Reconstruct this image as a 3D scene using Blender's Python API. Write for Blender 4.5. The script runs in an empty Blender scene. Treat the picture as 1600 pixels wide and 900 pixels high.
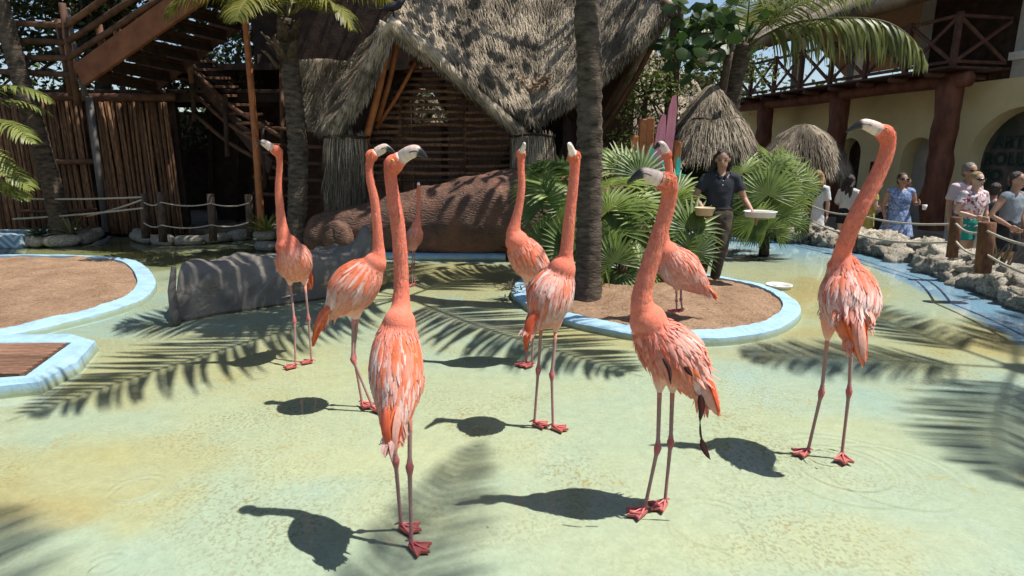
import bpy, bmesh, math, random
import numpy as np
from mathutils import Vector, Matrix, noise
from mathutils.bvhtree import BVHTree
random.seed(7)
R = math.radians
SC = bpy.context.scene
COL = SC.collection
# ---------------------------------------------------------------- camera, sky, sun, exposure
CAMZ, F, PITCH = 1.5, 930.0, R(12.7)
cam = bpy.data.objects.new('camera', bpy.data.cameras.new('camera'))
COL.objects.link(cam)
cam.location = (0, 0, CAMZ)
cam.rotation_euler = (R(90) - PITCH, 0, 0)
cam.data.sensor_width = 36
cam.data.lens = F / 1600 * 36
cam.data.clip_start = .05
cam.data.clip_end = 2000
SC.camera = cam
SUN = Vector((-.49, .07, -1)).normalized()          # the way the light travels
W = bpy.data.worlds.new('World'); SC.world = W; W.use_nodes = True
nt = W.node_tree
sky = nt.nodes.new('ShaderNodeTexSky'); sky.sky_type = 'NISHITA'; sky.sun_disc = False
sky.sun_elevation = math.asin(-SUN.z); sky.sun_rotation = math.atan2(-SUN.x, -SUN.y)
nt.links.new(sky.outputs[0], nt.nodes['Background'].inputs[0])
nt.nodes['Background'].inputs[1].default_value = .105
sl = bpy.data.lights.new('sun', 'SUN'); sl.energy = 5.0; sl.angle = R(.5); sl.color = (1, .955, .88)
so = bpy.data.objects.new('sun', sl); COL.objects.link(so)
so.rotation_euler = SUN.to_track_quat('-Z', 'Y').to_euler()
so.location = (8, -2, 14)
SC.view_settings.view_transform = 'Standard'; SC.view_settings.look = 'None'
SC.view_settings.exposure = 0.40; SC.view_settings.gamma = 1
SC.cycles.max_bounces = 5; SC.cycles.diffuse_bounces = 3; SC.cycles.caustics_reflective = False; SC.cycles.caustics_refractive = False; SC.cycles.use_adaptive_sampling = True; SC.cycles.adaptive_threshold = .025; SC.cycles.glossy_bounces = 2; SC.cycles.transmission_bounces = 2
SC.cycles.transparent_max_bounces = 6
# ---------------------------------------------------------------- pixel of the photograph -> place in the world
FW = Vector((0, math.cos(PITCH), -math.sin(PITCH))); UP = Vector((0, math.sin(PITCH), math.cos(PITCH))); CAM = Vector((0, 0, CAMZ))
def ray(px, py): return FW + Vector(((px - 800) / F, 0, 0)) + UP * ((450 - py) / F)
def at(px, py, Y): d = ray(px, py); return CAM + d * (Y / d.y)
def gp(px, py, z=0.): d = ray(px, py); return CAM + d * ((z - CAMZ) / d.z)
def mpp(p): return (Vector(p) - CAM).dot(FW) / F           # metres per pixel there
def lin(r, g, b):
    f = lambda c: c / 12.92 if c <= .04045 else ((c + .055) / 1.055) ** 2.4
    return (f(r / 255), f(g / 255), f(b / 255))
def U(a, b): return random.uniform(a, b)
def lerp(a, b, t): return a + (b - a) * t
def mixc(a, b, t): return tuple(a[i] + (b[i] - a[i]) * t for i in range(3))
def sstep(a, b, x):
    t = min(1, max(0, (x - a) / (b - a))); return t * t * (3 - 2 * t)
def catmull(pts, per=6):
    """pts: tuples of equal length; smooth curve through them"""
    P = [np.array(p, float) for p in pts]
    P = [2 * P[0] - P[1]] + P + [2 * P[-1] - P[-2]]
    out = []
    for i in range(1, len(P) - 2):
        for k in range(per):
            t = k / per
            out.append(.5 * (2 * P[i] + (P[i + 1] - P[i - 1]) * t + (2 * P[i - 1] - 5 * P[i] + 4 * P[i + 1] - P[i + 2]) * t * t + (3 * P[i] - P[i - 1] - 3 * P[i + 1] + P[i + 2]) * t ** 3))
    out.append(P[-2])
    return out
def catclosed(pts, per=6):
    P = [np.array(p, float) for p in pts]; n = len(P); out = []
    for i in range(n):
        a, b, c, d = P[i - 1], P[i], P[(i + 1) % n], P[(i + 2) % n]
        for k in range(per):
            t = k / per
            out.append(.5 * (2 * b + (c - a) * t + (2 * a - 5 * b + 4 * c - d) * t * t + (3 * b - a - 3 * c + d) * t ** 3))
    return out
# ---------------------------------------------------------------- mesh builder
class MB:
    def __init__(s): s.v = []; s.f = []; s.c = []; s.m = []
    def add(s, vs, fs, col=(1, 1, 1), m=0):
        b = len(s.v); s.v += [tuple(x) for x in vs]
        if col and isinstance(col[0], (tuple, list)): s.c += list(col)
        else: s.c += [col] * len(vs)
        s.f += [tuple(i + b for i in f) for f in fs]; s.m += [m] * len(fs)
    def tube(s, pts, rad, n=8, col=(1, 1, 1), m=0, jit=0., caps=True, side=None):
        pts = [Vector(p) for p in pts]; N = len(pts)
        if not isinstance(rad, (list, tuple)): rad = [rad] * N
        T = [(pts[min(i + 1, N - 1)] - pts[max(i - 1, 0)]).normalized() for i in range(N)]
        a = Vector(side) if side else (Vector((0, 0, 1)) if abs(T[0].z) < .9 else Vector((1, 0, 0)))
        vs = []; cs = []
        for i in range(N):
            a = (a - T[i] * a.dot(T[i]))
            if a.length < 1e-6: a = T[i].orthogonal()
            a.normalize(); b = T[i].cross(a)
            r = rad[i]; ra, rb = r if isinstance(r, (tuple, list)) else (r, r)
            for k in range(n):
                t = 2 * math.pi * k / n; j = 1 + (U(-jit, jit) if jit else 0)
                vs.append(pts[i] + a * (ra * math.cos(t) * j) + b * (rb * math.sin(t) * j))
                cs.append(col[i] if isinstance(col, list) else col)
        fs = [(i * n + k, i * n + (k + 1) % n, (i + 1) * n + (k + 1) % n, (i + 1) * n + k) for i in range(N - 1) for k in range(n)]
        if caps: fs += [tuple(range(n))[::-1], tuple((N - 1) * n + k for k in range(n))]
        s.add(vs, fs, cs, m)
    def box(s, c, size, rot=None, col=(1, 1, 1), m=0, bev=0):
        x, y, z = [q / 2 for q in size]; M = rot or Matrix.Identity(3); c = Vector(c)
        if bev:
            e = bev; vs = []
            for sx in (-1, 1):
                for sy in (-1, 1):
                    for sz in (-1, 1):
                        vs += [(sx * x, sy * (y - e), sz * (z - e)), (sx * (x - e), sy * y, sz * (z - e)), (sx * (x - e), sy * (y - e), sz * z)]
            bm = bmesh.new()
            for v in vs: bm.verts.new(v)
            r = bmesh.ops.convex_hull(bm, input=bm.verts[:]); bm.verts.index_update()
            bmesh.ops.dissolve_limit(bm, angle_limit=.02, verts=bm.verts[:], edges=bm.edges[:]); bm.verts.index_update()
            V = [c + M @ v.co for v in bm.verts]; Fs = [[v.index for v in f.verts] for f in bm.faces]; bm.free()
            s.add(V, Fs, col, m); return
        vs = [c + M @ Vector((a * x, b * y, d * z)) for a in (-1, 1) for b in (-1, 1) for d in (-1, 1)]
        s.add(vs, [(0, 1, 3, 2), (4, 6, 7, 5), (0, 4, 5, 1), (2, 3, 7, 6), (0, 2, 6, 4), (1, 5, 7, 3)], col, m)
    def beam(s, a, b, w, h, col=(1, 1, 1), m=0, up=(0, 0, 1), bev=0):
        a, b = Vector(a), Vector(b); x = (b - a); L = x.length; x.normalize()
        y = Vector(up).cross(x).normalized(); z = x.cross(y)
        s.box((a + b) / 2, (L, w, h), Matrix((x, y, z)).transposed(), col, m, bev)
    def ball(s, c, r, n=10, k=7, col=(1, 1, 1), m=0, rot=None):
        rr = r if isinstance(r, (tuple, list)) else (r, r, r); M = rot or Matrix.Identity(3); c = Vector(c)
        vs = [c + M @ Vector((0, 0, -rr[2]))]
        for i in range(1, k):
            p = math.pi * i / k - math.pi / 2
            for j in range(n):
                t = 2 * math.pi * j / n
                vs.append(c + M @ Vector((rr[0] * math.cos(p) * math.cos(t), rr[1] * math.cos(p) * math.sin(t), rr[2] * math.sin(p))))
        vs.append(c + M @ Vector((0, 0, rr[2]))); e = len(vs) - 1
        fs = [(0, 1 + (j + 1) % n, 1 + j) for j in range(n)]
        for i in range(k - 2):
            for j in range(n): fs.append((1 + i * n + j, 1 + i * n + (j + 1) % n, 1 + (i + 1) * n + (j + 1) % n, 1 + (i + 1) * n + j))
        fs += [(e, e - n + j, e - n + (j + 1) % n) for j in range(n)]
        s.add(vs, fs, col, m)
    def prism(s, outline, off, col=(1, 1, 1), m=0):
        """closed outline (world points, flat) pushed along the vector off"""
        n = len(outline); o = Vector(off); A = [Vector(p) for p in outline]
        s.add(A + [p + o for p in A], [tuple(range(n)), tuple(range(2 * n - 1, n - 1, -1))] + [(i, i + n, (i + 1) % n + n, (i + 1) % n) for i in range(n)], col, m)
    def mesh(s, name, base=(0, 0, 0), smooth=True):
        me = bpy.data.meshes.new(name); b = Vector(base)
        me.from_pydata([(x - b.x, y - b.y, z - b.z) for x, y, z in s.v], [], s.f)
        if any(c != (1, 1, 1) for c in s.c):
            at_ = me.color_attributes.new('Col', 'FLOAT_COLOR', 'POINT')
            arr = np.ones((len(s.v), 4), np.float32); arr[:, :3] = np.array(s.c, np.float32); at_.data.foreach_set('color', arr.ravel())
        if any(s.m): me.polygons.foreach_set('material_index', s.m)
        me.polygons.foreach_set('use_smooth', [smooth] * len(me.polygons))
        me.update(); return me
def fixn(me):
    bm = bmesh.new(); bm.from_mesh(me); bmesh.ops.recalc_face_normals(bm, faces=bm.faces[:]); bm.to_mesh(me); bm.free(); return me
def link(name, me, mat, parent=None, loc=(0, 0, 0)):
    o = bpy.data.objects.new(name, me); COL.objects.link(o)
    for m in (mat if isinstance(mat, (list, tuple)) else [mat]):
        if me is not None and m and len(me.materials) < (len(mat) if isinstance(mat, (list, tuple)) else 1): me.materials.append(m)
    o.location = loc
    if parent: o.parent = parent
    return o
def tag(o, label=None, cat=None, group=None, kind=None):
    if label: o['label'] = label
    if cat: o['category'] = cat
    if group: o['group'] = group
    if kind: o['kind'] = kind
    return o
class Thing:
    """an Empty at the base of a thing; parts are given in world coordinates"""
    def __init__(s, name, label, cat, base=(0, 0, 0), group=None):
        s.base = Vector(base); s.o = bpy.data.objects.new(name, None); COL.objects.link(s.o); s.o.empty_display_size = .1
        s.o.location = s.base; tag(s.o, label, cat, group)
    def part(s, name, mb, mat, smooth=True, kind=None, parent=None, label=None, fix=True):
        me = mb.mesh(name, s.base, smooth) if isinstance(mb, MB) else mb
        if fix and isinstance(mb, MB): fixn(me)
        o = link(name, me, mat, parent or s.o); tag(o, label=label, kind=kind); return o
    def inst(s, name, me, mat, M, parent=None):
        """a piece that shares its mesh: M places it in the world"""
        o = link(name, me, mat, parent or s.o); T = Matrix.Translation(-s.base) @ M; o.matrix_local = T; return o
def single(name, mb, mat, label, cat, base=(0, 0, 0), group=None, smooth=True, kind=None):
    me = fixn(mb.mesh(name, base, smooth)); o = link(name, me, mat, None, base); tag(o, label, cat, group, kind); return o
def struct(name, mb, mat, smooth=True, fix=True):
    me = mb.mesh(name, (0, 0, 0), smooth)
    if fix: fixn(me)
    return tag(link(name, me, mat), kind='structure')
def remesh(mb, voxel, it=8, fac=.5):
    me = mb.mesh('tmp'); o = bpy.data.objects.new('tmp', me); COL.objects.link(o)
    fixn(me)
    r = o.modifiers.new('r', 'REMESH'); r.mode = 'VOXEL'; r.voxel_size = voxel; r.use_smooth_shade = True
    if it: q = o.modifiers.new('s', 'SMOOTH'); q.iterations = it; q.factor = fac
    dg = bpy.context.evaluated_depsgraph_get(); dg.update()
    e = o.evaluated_get(dg); m2 = bpy.data.meshes.new_from_object(e)
    vs = [tuple(v.co) for v in m2.vertices]; fs = [tuple(p.vertices) for p in m2.polygons]
    bpy.data.objects.remove(o); bpy.data.meshes.remove(me); bpy.data.meshes.remove(m2)
    return vs, fs
# ---------------------------------------------------------------- materials
class NT:
    def __init__(s, name):
        s.m = bpy.data.materials.new(name); s.m.use_nodes = True; s.t = s.m.node_tree; s.b = s.t.nodes['Principled BSDF']; s.out = s.t.nodes['Material Output']
        s.tc = s.n('ShaderNodeTexCoord')
    def n(s, k, **a):
        x = s.t.nodes.new(k)
        for q, v in a.items(): setattr(x, q, v)
        return x
    def l(s, a, b): s.t.links.new(a, b)
    def put(s, sock, v):
        if v is None: return
        if hasattr(v, 'is_linked') or isinstance(v, bpy.types.NodeSocket): s.l(v, sock)
        else: sock.default_value = tuple(v) + (1,) if isinstance(v, (tuple, list)) and sock.type == 'RGBA' and len(v) == 3 else v
    def coord(s, scale=(1, 1, 1), kind='Object'):
        mp = s.n('ShaderNodeMapping'); s.l(s.tc.outputs[kind], mp.inputs[0]); mp.inputs['Scale'].default_value = scale; return mp.outputs[0]
    def noise(s, scale, detail=6, rough=.6, stretch=None, dist=0, vec=None):
        x = s.n('ShaderNodeTexNoise'); s.l(vec or s.coord(stretch or (1, 1, 1)), x.inputs['Vector'])
        x.inputs['Scale'].default_value = scale; x.inputs['Detail'].default_value = detail; x.inputs['Roughness'].default_value = rough; x.inputs['Distortion'].default_value = dist
        return x.outputs['Fac']
    def ramp(s, fac, stops):
        x = s.n('ShaderNodeValToRGB'); s.l(fac, x.inputs[0]); e = x.color_ramp.elements
        while len(e) < len(stops): e.new(.5)
        for i, (p, c) in enumerate(stops):
            e[i].position = p; e[i].color = tuple(c) + (1,) if isinstance(c, (tuple, list)) else (c, c, c, 1)
        return x.outputs[0]
    def mix(s, fac, a, b, mode='MIX'):
        x = s.n('ShaderNodeMix', data_type='RGBA', blend_type=mode); s.put(x.inputs[0], fac); s.put(x.inputs[6], a); s.put(x.inputs[7], b); return x.outputs[2]
    def math(s, op, a, b=None, clamp=False):
        x = s.n('ShaderNodeMath', operation=op); x.use_clamp = clamp; s.put(x.inputs[0], a)
        if b is not None: s.put(x.inputs[1], b)
        return x.outputs[0]
    def attr(s, name='Col'): x = s.n('ShaderNodeAttribute'); x.attribute_name = name; return x.outputs['Color']
    def rand(s): return s.n('ShaderNodeObjectInfo').outputs['Random']
    def bump(s, h, strength=.3, dist=.02):
        x = s.n('ShaderNodeBump'); s.l(h, x.inputs['Height']); x.inputs['Strength'].default_value = strength; x.inputs['Distance'].default_value = dist
        s.l(x.outputs[0], s.b.inputs['Normal']); return x
def mat(name, c1, c2=None, scale=4, detail=7, rough=.85, bump=.3, bscale=25, bdist=.02, stretch=None, vcol=False, spec=.3, rnd=0., sss=0, lo=.35, hi=.65, trans=0):
    t = NT(name)
    f = t.noise(scale, detail, stretch=stretch)
    if vcol:
        g = t.ramp(f, [(.25, .72), (.75, 1.12)]); c = t.mix(1., t.attr(), g, 'MULTIPLY')
    else:
        c = t.ramp(f, [(lo, c1), (hi, c2 or c1)])
    if rnd:
        h = t.n('ShaderNodeHueSaturation'); t.l(c, h.inputs['Color'])
        mr = t.n('ShaderNodeMapRange'); t.l(t.rand(), mr.inputs[0]); mr.inputs[3].default_value = 1 - rnd; mr.inputs[4].default_value = 1 + rnd
        t.l(mr.outputs[0], h.inputs['Value']); c = h.outputs[0]
    t.l(c, t.b.inputs['Base Color']); t.b.inputs['Roughness'].default_value = rough; t.b.inputs['Specular IOR Level'].default_value = spec
    if bump: t.bump(t.noise(bscale, 5, stretch=stretch), bump, bdist)
    if sss: t.b.inputs['Subsurface Weight'].default_value = sss; t.b.inputs['Subsurface Radius'].default_value = (.02, .008, .005); t.b.inputs['Subsurface Scale'].default_value = 1
    if trans:
        tr = t.n('ShaderNodeBsdfTranslucent'); t.l(c, tr.inputs[0]); mx = t.n('ShaderNodeMixShader'); mx.inputs[0].default_value = trans
        t.l(t.b.outputs[0], mx.inputs[1]); t.l(tr.outputs[0], mx.inputs[2]); t.l(mx.outputs[0], t.out.inputs[0])
    return t.m
M = {}
M['leaf'] = mat('leaf', (.05, .1, .02), (.1, .17, .035), vcol=True, rough=.45, spec=.5, bump=0, trans=.35)
M['bark_palm'] = mat('palm_bark', (.035, .026, .019), (.14, .11, .082), scale=7, bump=1., bscale=18, stretch=(1, 1, 3), rough=.95)
M['bark'] = mat('bark', (.05, .035, .025), (.12, .09, .065), scale=8, bump=.6, bscale=16, stretch=(3, 3, 1), rough=.95)
M['thatch'] = mat('thatch', (.1, .08, .06), (.3, .25, .19), vcol=True, scale=12, rough=.95, bump=.8, bscale=45, bdist=.03, spec=.1)
M['wood'] = mat('brown_wood', (.06, .03, .017), (.15, .072, .038), scale=5, stretch=(1, 1, 1), bump=.4, bscale=30, rnd=.3, rough=.75)
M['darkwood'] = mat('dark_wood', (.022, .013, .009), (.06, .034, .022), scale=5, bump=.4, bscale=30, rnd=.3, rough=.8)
M['orangewood'] = mat('orange_wood', (.3, .1, .035), (.45, .17, .06), scale=6, bump=.3, bscale=30, rnd=.2, rough=.6)
M['stick'] = mat('stick', (.1, .052, .028), (.25, .13, .068), scale=8, stretch=(4, 4, 1), bump=.5, bscale=30, rnd=.45, rough=.8)
M['rope'] = mat('rope', (.33, .29, .22), (.5, .45, .36), scale=40, bump=.5, bscale=120, bdist=.005, rough=.95)
M['postwood'] = mat('post_wood', (.05, .034, .024), (.13, .09, .062), scale=10, stretch=(3, 3, 1), bump=.5, bscale=30, rough=.9, rnd=.2)
M['stone'] = mat('limestone', (.26, .225, .17), (.72, .65, .53), scale=7, bump=.9, bscale=14, bdist=.05, rough=.95, rnd=.2)
M['blackbird'] = mat('black_plumage', (.008, .008, .01), (.02, .02, .026), bump=.2, rough=.5)
# ---------------------------------------------------------------- ground, pool floor, water
def proj(p):
    d = Vector(p) - CAM; z = d.dot(FW); return 800 + F * d.x / z, 450 - F * d.dot(UP) / z
WALLPX = [(1120, 368), (1180, 372), (1240, 378), (1310, 388), (1420, 411), (1500, 446), (1560, 468), (1640, 505), (1760, 560)]
WALL = [gp(*p) for p in WALLPX]                      # foot of the rock wall on the pool side
WALL = WALL + [Vector((WALL[-1].x + 1.2, WALL[-1].y - 1.6, 0)), Vector((WALL[-1].x + 1.6, -4, 0))]
def inpool(x, y):
    if y > 11.4: return False
    for a, b in zip(WALL[:-1], WALL[1:]):
        if b.y <= y <= a.y: return x < a.x + (b.x - a.x) * (y - a.y) / (b.y - a.y) + .12
    return True if y > WALL[0].y and x < WALL[0].x + .1 else y < -3.9
MINT = (.375, .445, .33); CREAM = (.44, .455, .28); YEL = (.43, .395, .19); OCH = (.38, .265, .08); BLUE = (.19, .38, .53); PBLUE = (.30, .45, .44); OLIVE = (.20, .20, .06)
BLOBS = [(560, 640, 420, 120, CREAM, .6), (110, 760, 230, 70, YEL, .85), (40, 790, 120, 50, OCH, .5), (250, 700, 150, 40, YEL, .6), (330, 560, 260, 60, YEL, .75), (150, 600, 130, 50, YEL, .7), (480, 590, 150, 40, CREAM, .7),
         (690, 425, 160, 22, OCH, .75), (690, 440, 200, 40, YEL, .9), (930, 515, 130, 22, OCH, .75), (950, 530, 190, 40, YEL, .7), (1300, 470, 120, 55, YEL, .85), (1270, 455, 70, 25, OCH, .65), (1240, 540, 160, 30, OCH, .45),
         (1550, 520, 120, 45, YEL, .95), (1590, 535, 90, 35, OCH, .6), (1430, 555, 120, 60, YEL, .5), (600, 720, 220, 40, CREAM, .8), (700, 800, 200, 60, CREAM, .5), (1300, 850, 240, 60, CREAM, .8), (1180, 640, 180, 60, CREAM, .4),
         (1180, 420, 100, 22, YEL, .5), (300, 400, 330, 30, OLIVE, .95), (60, 395, 200, 25, OLIVE, .9), (700, 500, 160, 40, YEL, .45)]
def floorcol(x, y):
    px, py = proj((x, y, 0)) if y > .3 else (800, 1500)
    c = MINT; n1 = noise.fractal((x * .9, y * .9, 3), 1, 2, 4)
    c = mixc(c, CREAM, sstep(-.25, .55, n1) * .45)
    c = mixc(c, PBLUE, sstep(.05, .7, noise.fractal((x * .7 + 9, y * .7, 1), 1, 2, 3)) * .55)
    if py < 470 and px > 1000: c = mixc(c, BLUE, sstep(425, 385, py) * .8)
    for bx, by, rx, ry, bc, st in BLOBS:
        q = math.hypot((px - bx) / rx, (py - by) / ry) + .45 * noise.fractal((x * 2.3, y * 2.3, bx), 1, 2, 4)
        if q < 1.15: c = mixc(c, bc, st * .85 * sstep(1.15, .45, q))
    return c
def wall_dist(x, y):
    best = 9
    for a, b in zip(WALL[:-1], WALL[1:]):
        ab = (b - a); t = max(0, min(1, ((x - a.x) * ab.x + (y - a.y) * ab.y) / (ab.x ** 2 + ab.y ** 2))); best = min(best, math.hypot(x - a.x - ab.x * t, y - a.y - ab.y * t))
    return best
def floor_grid(step, x0, x1, y0, y1, skip=None):
    mb = MB(); nx = int(round((x1 - x0) / step)) + 1; ny = int(round((y1 - y0) / step)) + 1
    vs = []; cs = []
    for j in range(ny):
        for i in range(nx):
            x = x0 + i * step; y = y0 + j * step
            c = floorcol(x, y); w = wall_dist(x, y) if x > .5 else 9
            c = mixc(c, (.18, .33, .48), sstep(.62, .5, w + .06 * noise.noise((x * 3, y * 3, 0))))
            vs.append((x, y, .012 * noise.noise((x * .8, y * .8, 5)) - .012)); cs.append(c)
    fs = []
    for j in range(ny - 1):
        for i in range(nx - 1):
            cx = x0 + (i + .5) * step; cy = y0 + (j + .5) * step
            if inpool(cx, cy): fs.append((j * nx + i, j * nx + i + 1, (j + 1) * nx + i + 1, (j + 1) * nx + i))
    mb.add(vs, fs, cs); return mb
t = NT('painted_pool_floor')
base = t.attr()
big = t.noise(1.6, 8, .62); fine = t.noise(55, 4, .7); mid = t.noise(13, 8, .72); sp = t.noise(62, 4, .65, stretch=(1, .8, 1))
c = t.mix(1., base, t.ramp(mid, [(.3, .86), (.7, 1.1)]), 'MULTIPLY')
c = t.mix(1., c, t.ramp(fine, [(.3, .93), (.7, 1.05)]), 'MULTIPLY')
zone = t.ramp(t.noise(1.1, 5, .6), [(.46, 0.), (.64, 1.)])
speck = t.ramp(t.math('ADD', sp, t.math('MULTIPLY', mid, .35)), [(.70, 0.), (.74, 1.)])
zone2 = t.math('ADD', t.math('MULTIPLY', zone, .6), .12)
c = t.mix(t.math('MULTIPLY', speck, zone2), c, (.23, .205, .11))
och = t.ramp(t.math('MULTIPLY', t.ramp(t.noise(2.2, 9, .7), [(.54, 0.), (.66, 1.)]), t.ramp(mid, [(.42, 0.), (.56, 1.)])), [(.2, 0.), (.8, .38)])
c = t.mix(och, c, (.36, .27, .075))
flake = t.ramp(t.math('ADD', t.noise(3.1, 10, .72), t.math('MULTIPLY', sp, .18)), [(.765, 0.), (.775, .75)])
c = t.mix(flake, c, (.25, .16, .06))
t.l(c, t.b.inputs['Base Color']); t.b.inputs['Roughness'].default_value = .8; t.b.inputs['Specular IOR Level'].default_value = .2
t.bump(t.math('ADD', mid, t.math('MULTIPLY', fine, .4)), .25, .012)
M['pool'] = t.m
M['soil'] = mat('soil', (.1, .075, .05), (.22, .17, .12), scale=6, bump=.6, bscale=30)
M['walk'] = mat('paving', (.22, .19, .15), (.34, .3, .25), scale=3, bump=.3, bscale=40)
g = MB(); g.add([(-400, -400, -.46), (400, -400, -.46), (400, 400, -.46), (-400, 400, -.46)], [(0, 1, 2, 3)]); struct('ground', g, M['soil'])
pf = floor_grid(.05, -6.4, 7.4, 1.2, 11.4)
nofs = floor_grid(.25, -9.4, 9.6, -4.8, 1.2)
pf.add(nofs.v, nofs.f, nofs.c)
side = floor_grid(.25, -10.4, -6.4, 1.2, 11.4); pf.add(side.v, side.f, side.c)
struct('pool_floor', pf, M['pool'], fix=False)
# pool side wall under the rocks, walkway beyond it
pw = MB()
for a, b in zip(WALL[:-1], WALL[1:]):
    o = Vector((.16, .05, 0)); pw.add([a + o + Vector((0, 0, -.01)), b + o + Vector((0, 0, -.01)), b + o + Vector((0, 0, -.46)), a + o + Vector((0, 0, -.46))], [(0, 1, 2, 3)])
struct('pool_edge', pw, M['soil'])
wk = MB()
wk.add([(2.5, 11.45, -.4), (WALL[0].x + .5, 11.45, -.4)] + [(p.x + .15, p.y + .1, -.4) for p in WALL] + [(30, -4, -.4), (30, 30, -.4), (2.5, 30, -.4)], [tuple(range(2 + len(WALL) + 3))])
struct('walkway', wk, M['walk'])
tb = MB()                                            # bank behind the channel on the left
tb.add([(-14, 11.4, .1), (-4.6, 11.35, .1), (-3.9, 9.9, .1), (-2.9, 9.3, .1), (-1.5, 9.2, .1), (1.2, 8.9, .1), (2.5, 9.2, .1), (2.5, 16, .1), (-14, 16, .1)], [tuple(range(9))])
tb.add([(-14, 11.4, -.3), (-4.6, 11.35, -.3), (-3.9, 9.9, -.3), (-2.9, 9.3, -.3), (-1.5, 9.2, -.3), (1.2, 8.9, -.3), (2.5, 9.2, -.3), (-14, 11.4, .1), (-4.6, 11.35, .1), (-3.9, 9.9, .1), (-2.9, 9.3, .1), (-1.5, 9.2, .1), (1.2, 8.9, .1), (2.5, 9.2, .1)],
       [(i, i + 1, i + 8, i + 7) for i in range(6)])
struct('bank', tb, M['soil'], smooth=False)
# the film of water
t = NT('shallow_water')
pos = t.tc.outputs['Object']
hs = t.math('MULTIPLY', t.noise(7, 3, .5, dist=.6), .18)
RINGS = [(215, 768, .105, 150, 1.), (1112, 822, .165, 130, 1.), (1318, 735, .21, 110, 1.2), (1318, 735, .34, 90, .9), (1390, 745, .3, 100, .8), (710, 655, .05, 170, .7), (165, 888, .05, 160, 1.), (640, 840, .13, 140, .6), (1290, 718, .09, 170, 1.), (405, 590, .06, 160, .7), (630, 815, .06, 160, .6)]
for px, py, r0, k, amp in RINGS:
    cpt = gp(px, py); d = t.n('ShaderNodeVectorMath', operation='DISTANCE'); t.l(pos, d.inputs[0]); d.inputs[1].default_value = (cpt.x, cpt.y, .012)
    e = t.math('SUBTRACT', d.outputs['Value'], r0)
    gsn = t.math('POWER', 2.718, t.math('MULTIPLY', t.math('MULTIPLY', e, e), -1 / (.028 ** 2)))
    hs = t.math('ADD', hs, t.math('MULTIPLY', t.math('MULTIPLY', t.math('SINE', t.math('MULTIPLY', e, k)), gsn), amp * .55))
bp = t.n('ShaderNodeBump'); t.l(hs, bp.inputs['Height']); bp.inputs['Strength'].default_value = .75; bp.inputs['Distance'].default_value = .0065
gl = t.n('ShaderNodeBsdfGlossy'); gl.inputs['Roughness'].default_value = .03; t.l(bp.outputs[0], gl.inputs['Normal'])
tp = t.n('ShaderNodeBsdfTransparent'); tp.inputs[0].default_value = (.97, .99, .975, 1)
fr = t.n('ShaderNodeFresnel'); fr.inputs[0].default_value = 1.33; t.l(bp.outputs[0], fr.inputs['Normal'])
mx = t.n('ShaderNodeMixShader'); t.l(fr.outputs[0], mx.inputs[0]); t.l(tp.outputs[0], mx.inputs[1]); t.l(gl.outputs[0], mx.inputs[2]); t.l(mx.outputs[0], t.out.inputs[0])
M['water'] = t.m
wm = MB(); wf = floor_grid(.25, -10.4, 9.6, -4.8, 11.4); wm.add([(x, y, .012) for x, y, z in wf.v], wf.f)
struct('water', wm, M['water'], fix=False)
# ---------------------------------------------------------------- sand islands with painted kerbs
t = NT('painted_kerb'); nn = t.noise(9, 8, .65)
c = t.ramp(nn, [(.3, (.26, .42, .54)), (.68, (.33, .52, .66))]); f2 = t.ramp(t.noise(26, 6, .7), [(.56, 0.), (.66, .75)])
c = t.mix(f2, c, (.36, .42, .4)); c = t.mix(t.ramp(t.noise(3.5, 9, .7), [(.48, 0.), (.62, .55)]), c, (.2, .3, .34)); c = t.mix(t.ramp(t.noise(48, 5, .7), [(.6, 0.), (.66, .6)]), c, (.5, .55, .55))
zc = t.n('ShaderNodeSeparateXYZ'); t.l(t.tc.outputs['Object'], zc.inputs[0])
alg = t.ramp(t.math('ADD', zc.outputs[2], t.math('MULTIPLY', nn, .05)), [(.045, 1.), (.075, 0.)])
c = t.mix(t.math('MULTIPLY', alg, .75), c, (.3, .33, .16))
t.l(c, t.b.inputs['Base Color']); t.b.inputs['Roughness'].default_value = .8; t.bump(t.noise(40, 5), .4, .01); M['kerb'] = t.m
t = NT('sand'); c = t.ramp(t.noise(3, 8, .6), [(.35, (.36, .225, .14)), (.65, (.52, .345, .225))]); g1 = t.noise(38, 6, .75); g2 = t.noise(110, 3, .7)
c = t.mix(1., c, t.ramp(g1, [(.36, .55), (.5, .98), (.68, 1.2)]), 'MULTIPLY'); c = t.mix(t.ramp(g2, [(.62, 0.), (.68, .7)]), c, (.12, .075, .045))
t.l(c, t.b.inputs['Base Color']); t.b.inputs['Roughness'].default_value = 1.; t.b.inputs['Specular IOR Level'].default_value = .05; t.bump(t.math('ADD', g1, t.math('MULTIPLY', g2, .5)), 1., .035); M['sand'] = t.m
def inset(P, d):
    n = len(P); out = []
    area = sum(P[i][0] * P[(i + 1) % n][1] - P[(i + 1) % n][0] * P[i][1] for i in range(n)); sg = 1 if area > 0 else -1
    for i in range(n):
        t_ = np.array(P[(i + 1) % n]) - np.array(P[i - 1]); L = math.hypot(t_[0], t_[1]) or 1
        out.append((P[i][0] - sg * t_[1] / L * d, P[i][1] + sg * t_[0] / L * d))
    return out
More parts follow.
